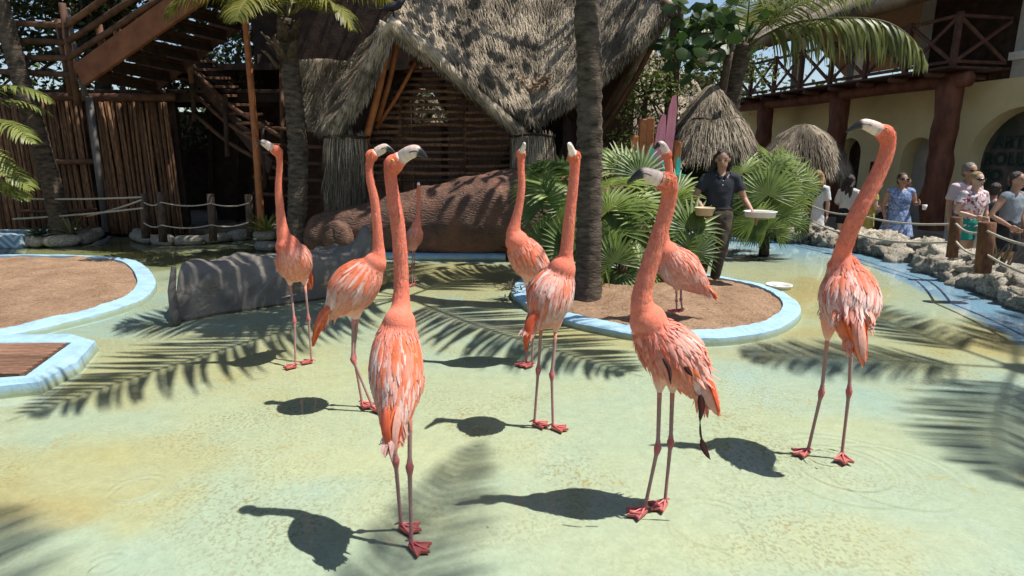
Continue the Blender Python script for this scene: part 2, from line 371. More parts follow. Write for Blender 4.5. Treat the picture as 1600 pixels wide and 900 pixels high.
def island(outer, kw, kh, sandz, name):
    """outer: world xy outline; a rounded kerb and a sheet of raked sand inside"""
    n = len(outer); a = outer; b = inset(a, .03); c_ = inset(a, kw * .55); d = inset(a, kw); e = inset(a, kw + .01)
    k = MB(); vs = []
    for P, z in ((a, -.03), (inset(a, .012), kh * .68), (b, kh * .82), (c_, kh * .94), (d, kh * 1.02), (e, -.03)):
        for x, y in P: vs.append((x, y, z + .010 * noise.noise((x * 5, y * 5, z * 9)) + .008 * noise.noise((x * 19, y * 19, z))))
    k.add(vs, [(r * n + i, r * n + (i + 1) % n, (r + 1) * n + (i + 1) % n, (r + 1) * n + i) for r in range(5) for i in range(n)])
    ko = struct(name + '_kerb', k, M['kerb'], smooth=False)
    s = MB(); cx = sum(p[0] for p in d) / n; cy = sum(p[1] for p in d) / n; vs = []; rings = 26
    for r in range(rings + 1):
        q = 1 - r / rings
        for x, y in e:
            X = cx + (x - cx) * q; Y = cy + (y - cy) * q
            z = kh - .02 + sandz * (1 - q ** 2.2) + .03 * noise.fractal((X * 3, Y * 3, 0), 1, 2, 4) + .014 * noise.noise((X * 13, Y * 13, 2))
            vs.append((X, Y, z))
    s.add(vs, [(r * n + i, r * n + (i + 1) % n, (r + 1) * n + (i + 1) % n, (r + 1) * n + i) for r in range(rings) for i in range(n)])
    struct(name + '_sand', s, M['sand'])
isl = [gp(*p) for p in [(798, 458), (822, 483), (880, 508), (960, 527), (1050, 538), (1140, 537), (1215, 523), (1250, 500), (1245, 478), (1205, 456), (1140, 441), (1040, 428), (930, 423), (840, 430)]]
island([(p[0], p[1]) for p in catclosed([(p.x, p.y) for p in isl], 16)], .17, .075, .08, 'island')
isl = [gp(*p) for p in [(244, 440), (236, 466), (190, 488), (110, 510), (0, 535), (-160, 560), (-420, 560), (-560, 470), (-300, 412), (-100, 405), (40, 403), (150, 405), (215, 413)]]
island([(p[0], p[1]) for p in catclosed([(p.x, p.y) for p in isl], 12)], .19, .07, .06, 'side_island')
# small deck island at the left edge
out = [gp(*p) for p in [(112, 533), (156, 545), (128, 580), (66, 614), (-60, 628), (-330, 640), (-330, 545), (-60, 536)]]
inn = [gp(*p, .1) for p in [(112, 535), (108, 538), (88, 552), (40, 587), (-60, 594), (-320, 604), (-320, 540), (-60, 537)]]
k = MB(); n = len(out)
rows = [[Vector((p.x, p.y, -.03)) for p in out], [lerp(p, q, .12) + Vector((0, 0, .06)) for p, q in zip([Vector((p.x, p.y, 0)) for p in out], inn)], [lerp(Vector((p.x, p.y, .1)), Vector((q.x, q.y, .1)), .35) for p, q in zip(out, inn)], [Vector((q.x, q.y, .1)) for q in inn], [Vector((q.x, q.y, -.03)) for q in inn]]
k.add([p for r in rows for p in r], [(r * n + i, r * n + (i + 1) % n, (r + 1) * n + (i + 1) % n, (r + 1) * n + i) for r in range(4) for i in range(n)])
dk = struct('deck_kerb', k, M['kerb'], smooth=False)
M['plank'] = mat('deck_plank', (.13, .065, .04), (.27, .15, .095), scale=6, stretch=(1, 6, 6), bump=.5, bscale=20, rough=.9, rnd=.3)
c0 = gp(108, 538, .085); c1 = gp(40, 587, .085); dv = (c1 - c0); dv.z = 0; L = dv.length
pdir = Vector((-1, .04, 0)).normalized()
for i in range(9):                                   # planks run to the left out of the frame
    a = c0 + dv * ((i + .5) / 9); w = abs(Vector((-pdir.y, pdir.x, 0)).dot(dv)) / 9 * .93
    b = MB(); b.beam(a + pdir * .03, a + pdir * 2.0, w, .03, bev=.004); o = link('plank', fixn(b.mesh('plank', a, False)), M['plank'], dk, a)
# ---------------------------------------------------------------- flamingos
t = NT('flamingo_skin'); nz = t.noise(60, 5, .7); c = t.mix(1., t.attr(), t.ramp(nz, [(.3, .82), (.7, 1.1)]), 'MULTIPLY')
n2 = t.noise(14, 4, .6); c = t.mix(t.ramp(n2, [(.5, 0.), (.75, .35)]), c, (.85, .52, .42))
n2b = t.mix(0.75, c, t.mix(1., t.attr(), t.ramp(nz, [(.3, .82), (.7, 1.1)]), 'MULTIPLY'))
t.l(n2b, t.b.inputs['Base Color']); t.b.inputs['Roughness'].default_value = .8; t.b.inputs['Specular IOR Level'].default_value = .15
t.b.inputs['Sheen Weight'].default_value = .25; t.b.inputs['Sheen Roughness'].default_value = .5; t.b.inputs['Sheen Tint'].default_value = (1, .6, .45, 1)
t.bump(t.math('ADD', t.noise(190, 3, .6), t.math('MULTIPLY', t.noise(45, 4, .6), .8)), .55, .006); M['flam'] = t.m
t = NT('flamingo_feather'); nz = t.noise(40, 4, .6); c = t.mix(1., t.attr(), t.ramp(nz, [(.3, .85), (.7, 1.1)]), 'MULTIPLY')
t.l(c, t.b.inputs['Base Color']); t.b.inputs['Roughness'].default_value = .7; t.b.inputs['Specular IOR Level'].default_value = .2
t.bump(t.noise(230, 2, .5), .3, .003)
tr = t.n('ShaderNodeBsdfTranslucent'); t.l(c, tr.inputs[0]); mx = t.n('ShaderNodeMixShader'); mx.inputs[0].default_value = .2
t.l(t.b.outputs[0], mx.inputs[1]); t.l(tr.outputs[0], mx.inputs[2]); t.l(mx.outputs[0], t.out.inputs[0]); M['feather'] = t.m
M['beak'] = mat('beak', (1, 1, 1), vcol=True, scale=30, rough=.35, spec=.5, bump=.1, bscale=80)
M['foot'] = mat('webbed_foot', (.42, .085, .085), (.62, .17, .15), scale=40, rough=.5, spec=.5, bump=.4, bscale=90, bdist=.004)
M['eye'] = mat('bird_eye', (.55, .4, .1), (.6, .45, .12), rough=.15, spec=.6, bump=0)
CORAL = (.78, .155, .08); DEEP = (.76, .13, .05); PINK = (.80, .29, .205); PALE = (.83, .46, .37); WHITE = (.86, .74, .68); ORANGE = (.83, .19, .065); LEG = (.36, .22, .2); JOINT = (.46, .13, .13)
def feather_mb(mb, pts, nrm, w, cols):
    """pts: stations along the feather, nrm: outward normals"""
    prof = [.35, .85, 1., .8, .12] if len(pts) == 5 else [.4, .85, 1., 1., .85, .6, .08]
    vs = []; cs = []
    for i, (p, nn) in enumerate(zip(pts, nrm)):
        d = (pts[min(i + 1, len(pts) - 1)] - pts[max(i - 1, 0)]).normalized(); s = nn.cross(d).normalized() * w * prof[i]
        vs += [p - s - nn * w * .18, p + nn * w * .12, p + s - nn * w * .18]; q = cols[i]; cs += [q, mixc(q, DEEP, .12), q]
    fs = []
    for i in range(len(pts) - 1): fs += [(3 * i, 3 * i + 1, 3 * i + 4, 3 * i + 3), (3 * i + 1, 3 * i + 2, 3 * i + 5, 3 * i + 4)]
    mb.add(vs, fs, cs)
def foot_mesh(p, ang, size):
    mb = MB(); c = Vector((p.x, p.y, .008)); f = Vector((math.cos(ang), math.sin(ang), 0)); s = Vector((-f.y, f.x, 0))
    toes = [c + f * size * .72 + s * size * .5, c + f * size + s * .0, c + f * size * .72 - s * size * .5]
    webs = [c + f * size * .68 + s * size * .22, c + f * size * .68 - s * size * .22]
    rim = [c - f * .008 + s * .012, toes[0], webs[0], toes[1], webs[1], toes[2], c - f * .008 - s * .012]
    up = Vector((0, 0, .0035)); n = len(rim); ct = c + Vector((0, 0, .004))
    mb.add([ct] + [q + up for q in rim] + [Vector((q.x, q.y, .001)) for q in rim], [(0, i + 1, (i + 1) % n + 1) for i in range(n)] + [(i + 1, i + 1 + n, (i + 1) % n + 1 + n, (i + 1) % n + 1) for i in range(n)])
    for tt in toes:
        m_ = lerp(c, tt, .5) + Vector((0, 0, .006)); mb.tube([c + Vector((0, 0, .014)), m_, tt + Vector((0, 0, .004))], [.0055, .004, .0022], 6)
    mb.tube([c + Vector((0, 0, .018)), c - f * .03 + Vector((0, 0, .004))], [.007, .003], 6)
    return mb
def flamingo(label, feet, legs, neck, body, tail, head, beak, toe, voxel=.006, nfe=420, lift=1., tone=0., pal=None, black=None, fz=0., seed=1, headless=False, legw=1., pale=False):
    random.seed(seed)
    fp = [gp(x, y, fz) for x, y in feet]; y0 = sum(p.y for p in fp) / len(fp)
    base = Vector((sum(p.x for p in fp) / len(fp), y0, fz))
    T = Thing('flamingo', label, 'flamingo', base, 'flamingos wading in the shallow pool')
    def WP(q): p = at(q[0], q[1], y0 + q[2]); return p, (q[3] * mpp(p) if len(q) > 3 else 0)
    def chain(L, per=6):
        a = [WP(q) for q in L]; return catmull([(p.x, p.y, p.z, r) for p, r in a], per)
    nk = chain(neck); bd = chain(body, 8); tl = [WP(q) for q in tail]
    mb = MB()
    mb.tube([q[:3] for q in nk], [max(q[3] * .95 * (1 + .05 * noise.noise((k_ * .45, seed * 3.3, 0))), .004) for k_, q in enumerate(nk)], 14)
    def cap(L): # rounded ends
        q0, q1 = L[0], L[-1]; return q0, q1
    mb.tube([q[:3] for q in bd], [(max(q[3], .004), max(q[3], .004) * .96) for q in bd], 18)
    mb.ball(bd[0][:3], max(bd[0][3] * .98, .004)); mb.ball(nk[0][:3], max(nk[0][3] * .98, .004)); mb.ball(nk[-1][:3], nk[-1][3] * .99, 16, 12); mb.ball(bd[-1][:3], max(bd[-1][3] * .98, .004))
    hp, hr = WP(head)
    bk = [WP(q) for q in beak]
    if not headless:
        mb.ball(hp, hr, 14, 10)
        mb.tube([hp, lerp(hp, bk[0][0], .55), bk[0][0]], [hr * .93, hr * .82, bk[0][1] * 1.02], 12)
    thighs = []
    for (hx, hy, hd), (kx, ky, kd), fpt in zip([l[0] for l in legs], [l[1] for l in legs], fp):
        h_ = at(hx, hy, y0 + hd); k_ = at(kx, ky, fpt.y * .55 + (y0 + hd) * .45 + kd); thighs.append((h_, k_))
        up = h_ + (h_ - k_).normalized() * .09; dn = lerp(h_, k_, .16)
        mb.tube([up, h_, dn], [.05, .028, .0105 * legw], 10)
    vs, fs = remesh(mb, voxel, 13, .5)
    bvh = BVHTree.FromPolygons([Vector(v) for v in vs], fs)
    nkp = np.array([q[:3] for q in nk]); bdp = np.array([q[:3] for q in bd]); V = np.array(vs)
    nkr = np.array([q[3] for q in nk]); bdr = np.array([q[3] for q in bd])
    dn_ = (np.linalg.norm(V[:, None] - nkp[None], axis=2) - nkr[None]); db_ = (np.linalg.norm(V[:, None] - bdp[None], axis=2) - bdr[None])
    ib = db_.argmin(1); dn = dn_.min(1); db = db_.min(1); inn = dn_.argmin(1)
    cols = []
    tb = bdp[-1] - bdp[0]
    for i, v in enumerate(vs):
        u = ib[i] / (len(bd) - 1); w = sstep(-.035, .05, dn[i] - db[i])
        s = inn[i] / (len(nk) - 1)
        nc = mixc(CORAL, PINK, .28 + .3 * sstep(.1, .5, s) * (1 - sstep(.6, 1., s)) + tone); nc = mixc(nc, DEEP, .35 * sstep(.25, .0, s))
        bc = mixc(mixc(PINK, PALE, .45 + .5 * noise.noise(Vector(v) * 7)), CORAL, .45 * sstep(.35, 0., u))
        c = mixc(nc, bc, w)
        if not headless:
            d = (Vector(v) - bk[0][0]).length; c = mixc(c, WHITE, sstep(bk[0][1] * 1.12, bk[0][1] * .8, d) * .85)
        low = min(((Vector(v) - k_).length / max((h_ - k_).length, .01)) for h_, k_ in thighs); c = mixc(c, WHITE, .5 * sstep(1.1, .8, low))
        cols.append(c)
    out = MB(); out.add(vs, fs, cols)
    for (h_, k_), fpt in zip(thighs, fp):
        a = Vector((fpt.x, fpt.y, fz + .012)); st = lerp(h_, k_, .1)
        pts = [st, lerp(st, k_, .3), lerp(st, k_, .85), lerp(st, k_, .96), k_, lerp(k_, a, .05), lerp(k_, a, .13), lerp(k_, a, .5), lerp(k_, a, .95), a]
        rr = [.0105, .0092, .0085, .0125, .0165, .0145, .0088, .0075, .0078, .011]
        cc = [PINK, LEG, LEG, JOINT, JOINT, JOINT, LEG, LEG, mixc(LEG, JOINT, .5), JOINT]
        out.tube(pts, [r * legw for r in rr], 9, cc)
    T.part('body', out, M['flam'])
    for fpt, ang in zip(fp, toe):
        me = foot_mesh(fpt, R(ang), .09 * legw ** .5)
        if fz: me.v = [(x, y, z + fz) for x, y, z in me.v]
        T.part('foot', me, M['foot'], smooth=False)
    # beak: bent tube, pale at the root, black at the hooked tip
    if beak:
        q = catmull([(p.x, p.y, p.z, r) for p, r in bk], 6); N = len(q)
        bc = [mixc(mixc((.74, .64, .55), PINK, .22 + .2 * math.sin(i * 1.7)), (.012, .011, .012), sstep(.52, .64, i / (N - 1))) if not (headless or pale) else WHITE for i in range(N)]
        b = MB(); b.tube([x[:3] for x in q], [(max(x[3], .002), max(x[3], .002) * .72) for x in q], 12, bc); bo = T.part('beak', b, M['beak'])
        if not headless:
            # the deep lower half of the bill and the dark line of the mouth
            k = MB(); mid = q[int(N * .42)]; dirv = Vector(q[int(N * .55)][:3]) - Vector(q[int(N * .25)][:3])
            line = [Vector(x[:3]) - Vector((0, 1, 0)) * max(x[3], .002) * .71 for x in q[int(N * .3):int(N * .75)]]
            k.tube(line, .0022, 5, (.02, .015, .015)); T.part('mouth_line', k, M['beak'], parent=bo)
            ax = (bk[0][0] - hp).normalized(); sd = Vector((0, 1, 0)); sd = (sd - ax * sd.dot(ax)).normalized(); upv = ax.cross(sd); upv = upv if upv.z > 0 else -upv
            for s in (-1, 1):
                e = MB(); e.ball(hp + ax * hr * .45 + upv * hr * .25 + sd * s * hr * .86, hr * .17, 8, 6); eo = T.part('eye', e, M['eye'])
                e2 = MB(); e2.ball(hp + ax * hr * .47 + upv * hr * .26 + sd * s * hr * .97, hr * .09, 6, 5); T.part('pupil', e2, M['blackbird'], parent=eo)
    # plumage
    pal = pal or (.22, .28, .2)                       # shares of coral, orange, white; the rest pale pink
    fe = MB(); tri = np.array([f[:3] for f in fs]); n_ok = 0; tries = 0
    cand = [i for i in range(len(vs)) if db[i] < dn[i] + .004]
    cents = [(U(-.1, 1), U(0, 1)) for _ in range(6)]
    bl = sum(np.linalg.norm(bdp[1:] - bdp[:-1], axis=1))
    cand = [i for i in cand if min((Vector(vs[i]) - lerp(h_, k_, -.1)).length for h_, k_ in thighs) > .085]
    order = random.sample(cand, min(int(nfe * 1.7), len(cand)))
    back = [i for i in cand if .22 < ib[i] / (len(bd) - 1) < .85]; big0 = len(order); order += random.sample(back, min(int(nfe * .6), len(back)))
    for io, i in enumerate(order):
        big = io >= big0
        v = Vector(vs[i]); u = ib[i] / (len(bd) - 1)
        loc, nrm, _, _ = bvh.find_nearest(v)
        j = min(ib[i], len(bd) - 2); tg = Vector(bdp[j + 1] - bdp[j]).normalized()
        d = tg + Vector((0, 0, -.35)) + Vector((U(-.2, .2), U(-.2, .2), U(-.15, .1))) * lift
        d = d - nrm * d.dot(nrm)
        if d.length < .42: continue
        d.normalize()
        backness = nrm.z
        L = bl * lerp(.10, .34, sstep(.02, .7, u)) * U(.7, 1.15); w = L * U(.075, .115)
        if big and backness < -.1: continue
        if backness < -.25: L *= .6; w *= .75
        if big: L = bl * U(.28, .42); w = L * U(.065, .1)
        okf = True
        pts = []; nn = []
        for k in range(5):
            p = v + d * (L * k / 4); q, qn, _, dd = bvh.find_nearest(p)
            if q is None or dd > .03:
                q = p; qn = nrm; okf = okf and u > .55 and dd < .12
            off = (.0045 if big else .0015) + ((.006 if big else .0045) * lift * (k / 4) ** 1.3) + U(0, .0015)
            pts.append(q + qn * off); nn.append(qn)
        if not okf: continue
        patch = noise.noise(v * 6.5 + Vector((0, seed * 3.1, 0))); p2 = noise.noise(v * 9 + Vector((seed * 2.3, 0, 4)))
        c0 = mixc(PINK, PALE, min(1, max(0, .6 + p2 + U(-.25, .25))))
        c0 = mixc(c0, ORANGE, pal[1] * 3.2 * sstep(.05, .38, patch + U(-.1, .1)) * sstep(-.3, .3, backness))
        c0 = mixc(c0, WHITE, min(.85, pal[2] * 2.9 * sstep(.0, .4, -patch + U(-.1, .1))))
        c0 = mixc(c0, CORAL, min(.85, pal[0] * 1.3 * U(.2, 1.) + .75 * sstep(.22, 0, u) + max(0, tone)))
        if big:
            r = random.random() + patch * .5
            c0 = mixc(c0, ORANGE, .75) if r > 1 - pal[1] * 1.3 else (mixc(c0, WHITE, .7) if r < pal[2] * 1.2 else (mixc(c0, CORAL, .45) if random.random() < pal[0] else mixc(c0, PALE, .4)))
        ctip = mixc(c0, WHITE, U(0, .22))
        feather_mb(fe, pts, nn, w, [mixc(c0, CORAL, .35), mixc(c0, CORAL, .12), c0, mixc(c0, ctip, .6), ctip])
    nc_ = [i for i in range(len(vs)) if dn[i] < db[i] - .004 and dn[i] < .012 and inn[i] < .76 * len(nk)]
    for i in random.sample(nc_, min(len(nc_), int(nfe * 2.6))):
        v = Vector(vs[i]); loc, nrm, _, _ = bvh.find_nearest(v); j = min(inn[i], len(nk) - 2); tg = Vector(nkp[j + 1] - nkp[j]).normalized() + Vector((U(-.25, .25), U(-.25, .25), U(-.2, .2)))
        tg = (tg - nrm * tg.dot(nrm)).normalized(); L = min(nkr[j] * .55, .017) * U(.7, 1.2); w = L * U(.14, .22); s_ = inn[i] / (len(nk) - 1)
        c0 = mixc(mixc(CORAL, PINK, U(.15, .75) + max(0, tone)), DEEP, .4 * sstep(.25, 0, s_)); c1 = mixc(c0, PALE, U(0, .4))
        feather_mb(fe, [v + tg * (L * k / 4) + nrm * (.0003 + .0009 * k / 4) for k in range(5)], [nrm] * 5, w, [c0, c0, c0, c1, c1])
    T.part('plumage', fe, M['feather'], kind='stuff', fix=False)
    # long tail and wing-tip feathers that hang off the rear
    if tl:
        tf = MB(); tp = [p for p, r in tl]; tr_ = [r for p, r in tl]
        for k in range(34):
            a0 = U(0, 2 * math.pi); q = U(.1, 1) ** .6; end = U(.62, 1.0)
            P = []; 
            cur = catmull([(p.x, p.y, p.z, r) for p, r in tl], 5); nP = 7
            vx = Vector((1, 0, 0)); vy = Vector((0, 1, 0))
            for m_ in range(nP):
                x = cur[int((len(cur) - 1) * end * m_ / (nP - 1))]
                P.append(Vector(x[:3]) + (vx * math.cos(a0) + vy * math.sin(a0)) * x[3] * q)
            nrm = (vx * math.cos(a0) + vy * math.sin(a0) + Vector((0, 0, .4))).normalized()
            c0 = random.choice([CORAL, ORANGE, ORANGE, DEEP, PINK, PALE]) if not pal[2] > .45 else random.choice([CORAL, ORANGE, PINK, PALE, WHITE])
            feather_mb(tf, P, [nrm] * nP, max(tr_[0], .02) * U(.16, .3), [mixc(c0, PALE, .3), c0, c0, c0, c0, mixc(c0, DEEP, .2), mixc(c0, DEEP, .3)])
        T.part('tail_feathers', tf, M['feather'], kind='stuff', fix=False)
    for bl_ in (black or []):
        q = [WP(x)[0] for x in bl_]; cur = catmull([tuple(p) for p in q], 6); P = [Vector(cur[int((len(cur) - 1) * m_ / 6)]) for m_ in range(7)]
        b = MB(); nrm = Vector((.2, -1, .1)).normalized(); feather_mb(b, P, [nrm] * 7, bl_[0][3] * mpp(P[0]), [(.012, .012, .014)] * 7); b.tube(P, .0016, 5, (.05, .045, .045))
        T.part('flight_feather', b, M['feather'], fix=False, label='loose black flight feather')
    return T
random.seed(3)
flamingo('nearest flamingo, seen from behind, head turned right above the other necks', [(643, 853), (627, 825)],
         [((641, 628, -.02), (640, 728, 0)), ((615, 640, -.02), (618, 718, 0))],
         [(610, 262, .1, 11), (611, 282, .1, 10.5), (615, 312, .1, 10.8), (621, 347, .1, 11.6), (625, 390, .1, 11.8), (627, 430, .1, 12.2), (627, 460, .09, 13.5), (626, 485, .07, 18), (624, 505, .04, 26)],
         [(624, 505, .05, 24), (620, 535, .02, 34), (619, 570, -.02, 38.5), (620, 605, -.06, 36), (619, 635, -.1, 27), (614, 660, -.14, 17)],
         [(614, 628, -.13, 24), (611, 660, -.16, 21), (612, 685, -.18, 14), (614, 703, -.19, 8), (612, 714, -.19, 3)],
         (616, 256, .1, 15.5), [(628, 246, .09, 11.5), (639, 239, .07, 11), (650, 236, .06, 9.5), (659, 240, .06, 6), (668, 248, .06, 2)], (-30, -15), voxel=.0048, nfe=620, pal=(.2, .27, .26), seed=2)
flamingo('pale flamingo facing the camera in front of the tarpaulin, beak to the left', [(462, 573), (487, 566)],
         [((453, 438, .1), (460, 500, 0)), ((476, 438, .12), (482, 497, 0))],
         [(435, 236, -.03, 6.5), (437, 256, -.02, 5), (435, 290, -.01, 5.5), (437, 320, 0, 6.6), (440, 350, 0, 8.4), (444, 370, 0, 12), (450, 385, .02, 19)],
         [(449, 386, 0, 17), (456, 398, .03, 24.5), (460, 411, .09, 27), (463, 421, .16, 22), (467, 426, .22, 14)],
         [(474, 420, .2, 12), (481, 432, .27, 9), (484, 445, .3, 6), (485, 455, .3, 3)],
         (431, 235, -.03, 8.5), [(424, 231, -.04, 6.5), (417, 226, -.05, 6), (411, 223, -.06, 5), (406, 223, -.06, 3), (402, 226, -.06, 1.2)], (200, 190), voxel=.006, nfe=330, lift=.45, pal=(.25, .12, .1), seed=4, legw=.92)
flamingo('flamingo in profile facing right with a drooping red tail, crossed legs', [(583, 640), (566, 632)],
         [((552, 488, 0), (551, 561, 0)), ((559, 488, 0), (553, 556, .02))],
         [(579, 247, 0, 7.5), (577, 262, 0, 6.3), (579, 285, 0, 6.6), (585, 312, 0, 7.3), (589, 350, 0, 8), (591, 380, 0, 9), (591, 397, 0, 12), (586, 410, 0, 18)],
         [(586, 414, 0, 17), (574, 426, 0, 28), (558, 443, 0, 35), (543, 461, 0, 33), (530, 477, 0, 22), (520, 486, 0, 13)],
         [(535, 470, -.02, 18), (514, 485, -.02, 13), (501, 503, -.02, 9), (493, 525, -.02, 5), (489, 545, -.02, 2)],
         (581, 243, 0, 10), [(588, 238, 0, 7.5), (595, 234, 0, 7.5), (602, 231, 0, 6.5), (609, 233, 0, 4), (618, 240, 0, 1.4)], (-10, -35), nfe=480, pal=(.16, .26, .22), seed=5)
flamingo('flamingo behind a paler neighbour, neck held in an S and white bill pointing straight up', [(822, 569), (831, 571)],
         [((822, 436, .02), (828, 505, 0)), ((836, 440, .05), (834, 508, 0))],
         [(814, 243, 0, 6.6), (814, 262, 0, 5.8), (815, 290, 0, 6.3), (811, 322, 0, 7), (805, 348, 0, 9), (803, 364, 0, 13), (808, 378, 0, 19)],
         [(808, 380, 0, 18), (816, 392, .02, 25), (827, 408, .04, 27), (839, 422, .06, 22), (850, 434, .08, 13)],
         [(845, 425, .08, 14), (856, 438, .1, 9), (864, 450, .1, 4)],
         (814, 241, 0, 8), [(816, 235, -.03, 5.6), (818, 230, -.06, 5), (819, 226, -.09, 4), (820, 225, -.12, 2)], (200, 200), nfe=330, pal=(.2, .26, .14), seed=6, pale=True)
flamingo('flamingo in the centre beside the palm trunk, bill raised to the left, tail hanging low', [(835, 663), (864, 669)],
         [((846, 505, 0), (841, 577, 0)), ((869, 508, 0), (862, 585, 0))],
         [(898, 247, 0, 9.5), (898, 262, 0, 8.6), (896, 285, 0, 8.6), (892, 320, 0, 9.2), (888, 360, 0, 10), (885, 392, 0, 11), (883, 407, 0, 15), (878, 420, 0, 22)],
         [(880, 420, 0, 18), (872, 436, 0, 28), (862, 456, -.02, 34), (855, 476, -.04, 32), (846, 493, -.06, 23), (838, 502, -.08, 14)],
         [(848, 482, -.08, 17), (833, 498, -.1, 12), (826, 518, -.12, 8), (822, 536, -.12, 5), (821, 552, -.12, 2)],
         (897, 245, 0, 10.5), [(894, 238, -.03, 7.4), (892, 232, -.06, 6.4), (890, 227, -.09, 5), (888, 225, -.12, 2.4)], (-20, -20), nfe=480, pal=(.18, .26, .24), seed=8, pale=True)
flamingo('flamingo standing on the sand island, body partly behind a nearer pink neck', [(1057, 487), (1066, 486)],
         [((1057, 452, 0), (1057, 470, 0)), ((1064, 450, .06), (1064, 468, 0))],
         [(1042, 244, 0, 7), (1045, 260, 0, 6.6), (1045, 290, 0, 7), (1040, 330, 0, 8), (1036, 365, 0, 9.5), (1037, 384, 0, 14), (1042, 396, 0, 20)],
         [(1041, 398, 0, 18), (1051, 408, 0, 27), (1064, 421, 0, 30), (1079, 434, 0, 24), (1094, 446, 0, 14)],
         [(1085, 436, 0, 14), (1102, 448, 0, 9), (1114, 460, 0, 5), (1122, 472, 0, 2)],
         (1042, 242, 0, 8.5), [(1040, 236, -.01, 7), (1037, 230, -.02, 6.4), (1032, 225, -.02, 5.6), (1027, 228, -.02, 3.5), (1023, 233, -.02, 1.4)], (200, 200), nfe=330, pal=(.2, .26, .18), fz=.15, seed=9)
flamingo('ruffled darker flamingo at the front right, black flight feathers dangling', [(1007, 799), (1039, 787)],
         [((1031, 598, 0), (1028, 699, 0)), ((1051, 600, .03), (1048, 690, 0))],
         [(1043, 286, -.02, 15), (1046, 302, -.01, 13), (1040, 332, 0, 12.6), (1029, 370, 0, 13.4), (1018, 405, 0, 14), (1008, 438, 0, 15), (1003, 463, 0, 17), (1005, 485, 0, 22), (1013, 503, 0, 30)],
         [(1012, 505, 0, 25), (1024, 525, 0, 35), (1042, 546, 0, 42), (1060, 566, 0, 42), (1078, 588, 0, 31), (1090, 604, 0, 19)],
         [(1075, 575, -.02, 28), (1094, 598, -.03, 22), (1107, 620, -.04, 15), (1117, 638, -.04, 8), (1124, 652, -.04, 3)],
         (1041, 284, -.02, 16), [(1030, 280, -.03, 12.5), (1018, 275, -.04, 11.5), (1006, 271, -.05, 9.5), (995, 275, -.06, 6.5), (980, 286, -.06, 2)], (205, 215), voxel=.005, nfe=620, lift=2.3, tone=.1, pal=(.42, .12, .16), seed=11,
         black=[[(1094, 617, -.1, 6), (1097, 635, -.1), (1094, 660, -.1)], [(1094, 660, -.1, 2), (1095, 680, -.1), (1099, 692, -.1)], [(1096, 686, -.1, 5), (1101, 702, -.1), (1110, 718, -.1)], [(1036, 560, -.16, 3.5), (1046, 578, -.17), (1048, 600, -.17)], [(1070, 573, -.17, 4), (1076, 580, -.17), (1083, 588, -.17)]])
flamingo('tall flamingo at the right seen from behind, black-tipped bill to the left, red tail', [(1262, 707), (1315, 713)],
         [((1294, 518, 0), (1284, 612, 0)), ((1331, 520, 0), (1327, 610, 0))],
         [(1386, 212, 0, 12.5), (1387, 228, 0, 11.8), (1381, 250, 0, 12), (1369, 278, 0, 12.4), (1355, 305, 0, 13), (1341, 332, 0, 13.2), (1329, 358, .02, 13.2), (1320, 382, .04, 13.2), (1315, 400, .06, 14.5), (1316, 415, .06, 20)],
         [(1318, 420, .06, 24), (1323, 438, .04, 35), (1327, 460, 0, 41), (1328, 482, -.06, 40), (1328, 502, -.1, 30), (1330, 516, -.14, 18)],
         [(1334, 498, -.16, 22), (1340, 523, -.2, 17), (1344, 545, -.22, 12), (1347, 562, -.22, 9), (1350, 578, -.22, 6)],
         (1381, 207, 0, 13), [(1371, 202, 0, 10.5), (1360, 197, 0, 9.6), (1349, 194, 0, 8), (1338, 197, 0, 5.2), (1322, 206, 0, 1.6)], (195, 250), nfe=520, pal=(.24, .16, .34), seed=13)
flamingo('small far flamingo in shade before the brown log, neck straight up', [(644, 447), (648, 446)],
         [((645, 388, 0), (644, 415, 0)), ((648, 388, .03), (647, 414, 0))],
         [(654, 290, 0, 3), (654, 305, 0, 3.2), (654, 325, 0, 3.6), (653, 342, 0, 5), (651, 352, 0, 8)],
         [(651, 354, 0, 8), (649, 364, 0, 11.5), (646, 376, .02, 11.5), (643, 386, .05, 7)],
         [(644, 380, .05, 6), (640, 390, .08, 4), (638, 396, .08, 2)],
         (654, 292, 0, 3.2), [(654, 289, 0, 2.6), (654, 287, 0, 2.2), (654, 285, 0, 1.6)], (200, 200), voxel=.008, nfe=160, pal=(.3, .1, .05), tone=.15, seed=15, headless=True, legw=.85)
# ---------------------------------------------------------------- thatch
random.seed(21)
def resamp(pts, n):
    c = catmull([tuple(p) for p in pts], 12); L = [0]
    for a, b in zip(c[:-1], c[1:]): L.append(L[-1] + float(np.linalg.norm(b - a)))
    out = []
    for i in range(n):
        s = L[-1] * i / (n - 1); k = 0
        while k < len(L) - 2 and L[k + 1] < s: k += 1
        t_ = (s - L[k]) / max(L[k + 1] - L[k], 1e-6); out.append(Vector(c[k] + (c[k + 1] - c[k]) * t_))
    return out
def thcol(p, k=1.):
    n_ = noise.fractal(p * 2.2, 1, 2, 4); b = lerp(.13, .58, sstep(-.5, .7, n_ + U(-.45, .45))) * k
    b *= 1.1; return (b, b * .83, b * .62)
def strand(mb, p, nrm, d, L, w, lift, k=1.):
    s = nrm.cross(d).normalized() * w; c = thcol(p, k); e = mixc(c, (.55, .49, .39), U(0, .35))
    mb.add([p - s, p + s, p + d * L * .6 + s * .8 + nrm * lift, p + d * L * .6 - s * .8 + nrm * lift, p + d * L + nrm * lift * .8 + Vector((0, 0, -.02))], [(0, 1, 2, 3), (3, 2, 4)], [mixc(c, (.05, .04, .03), .4), mixc(c, (.05, .04, .03), .4), c, c, e])
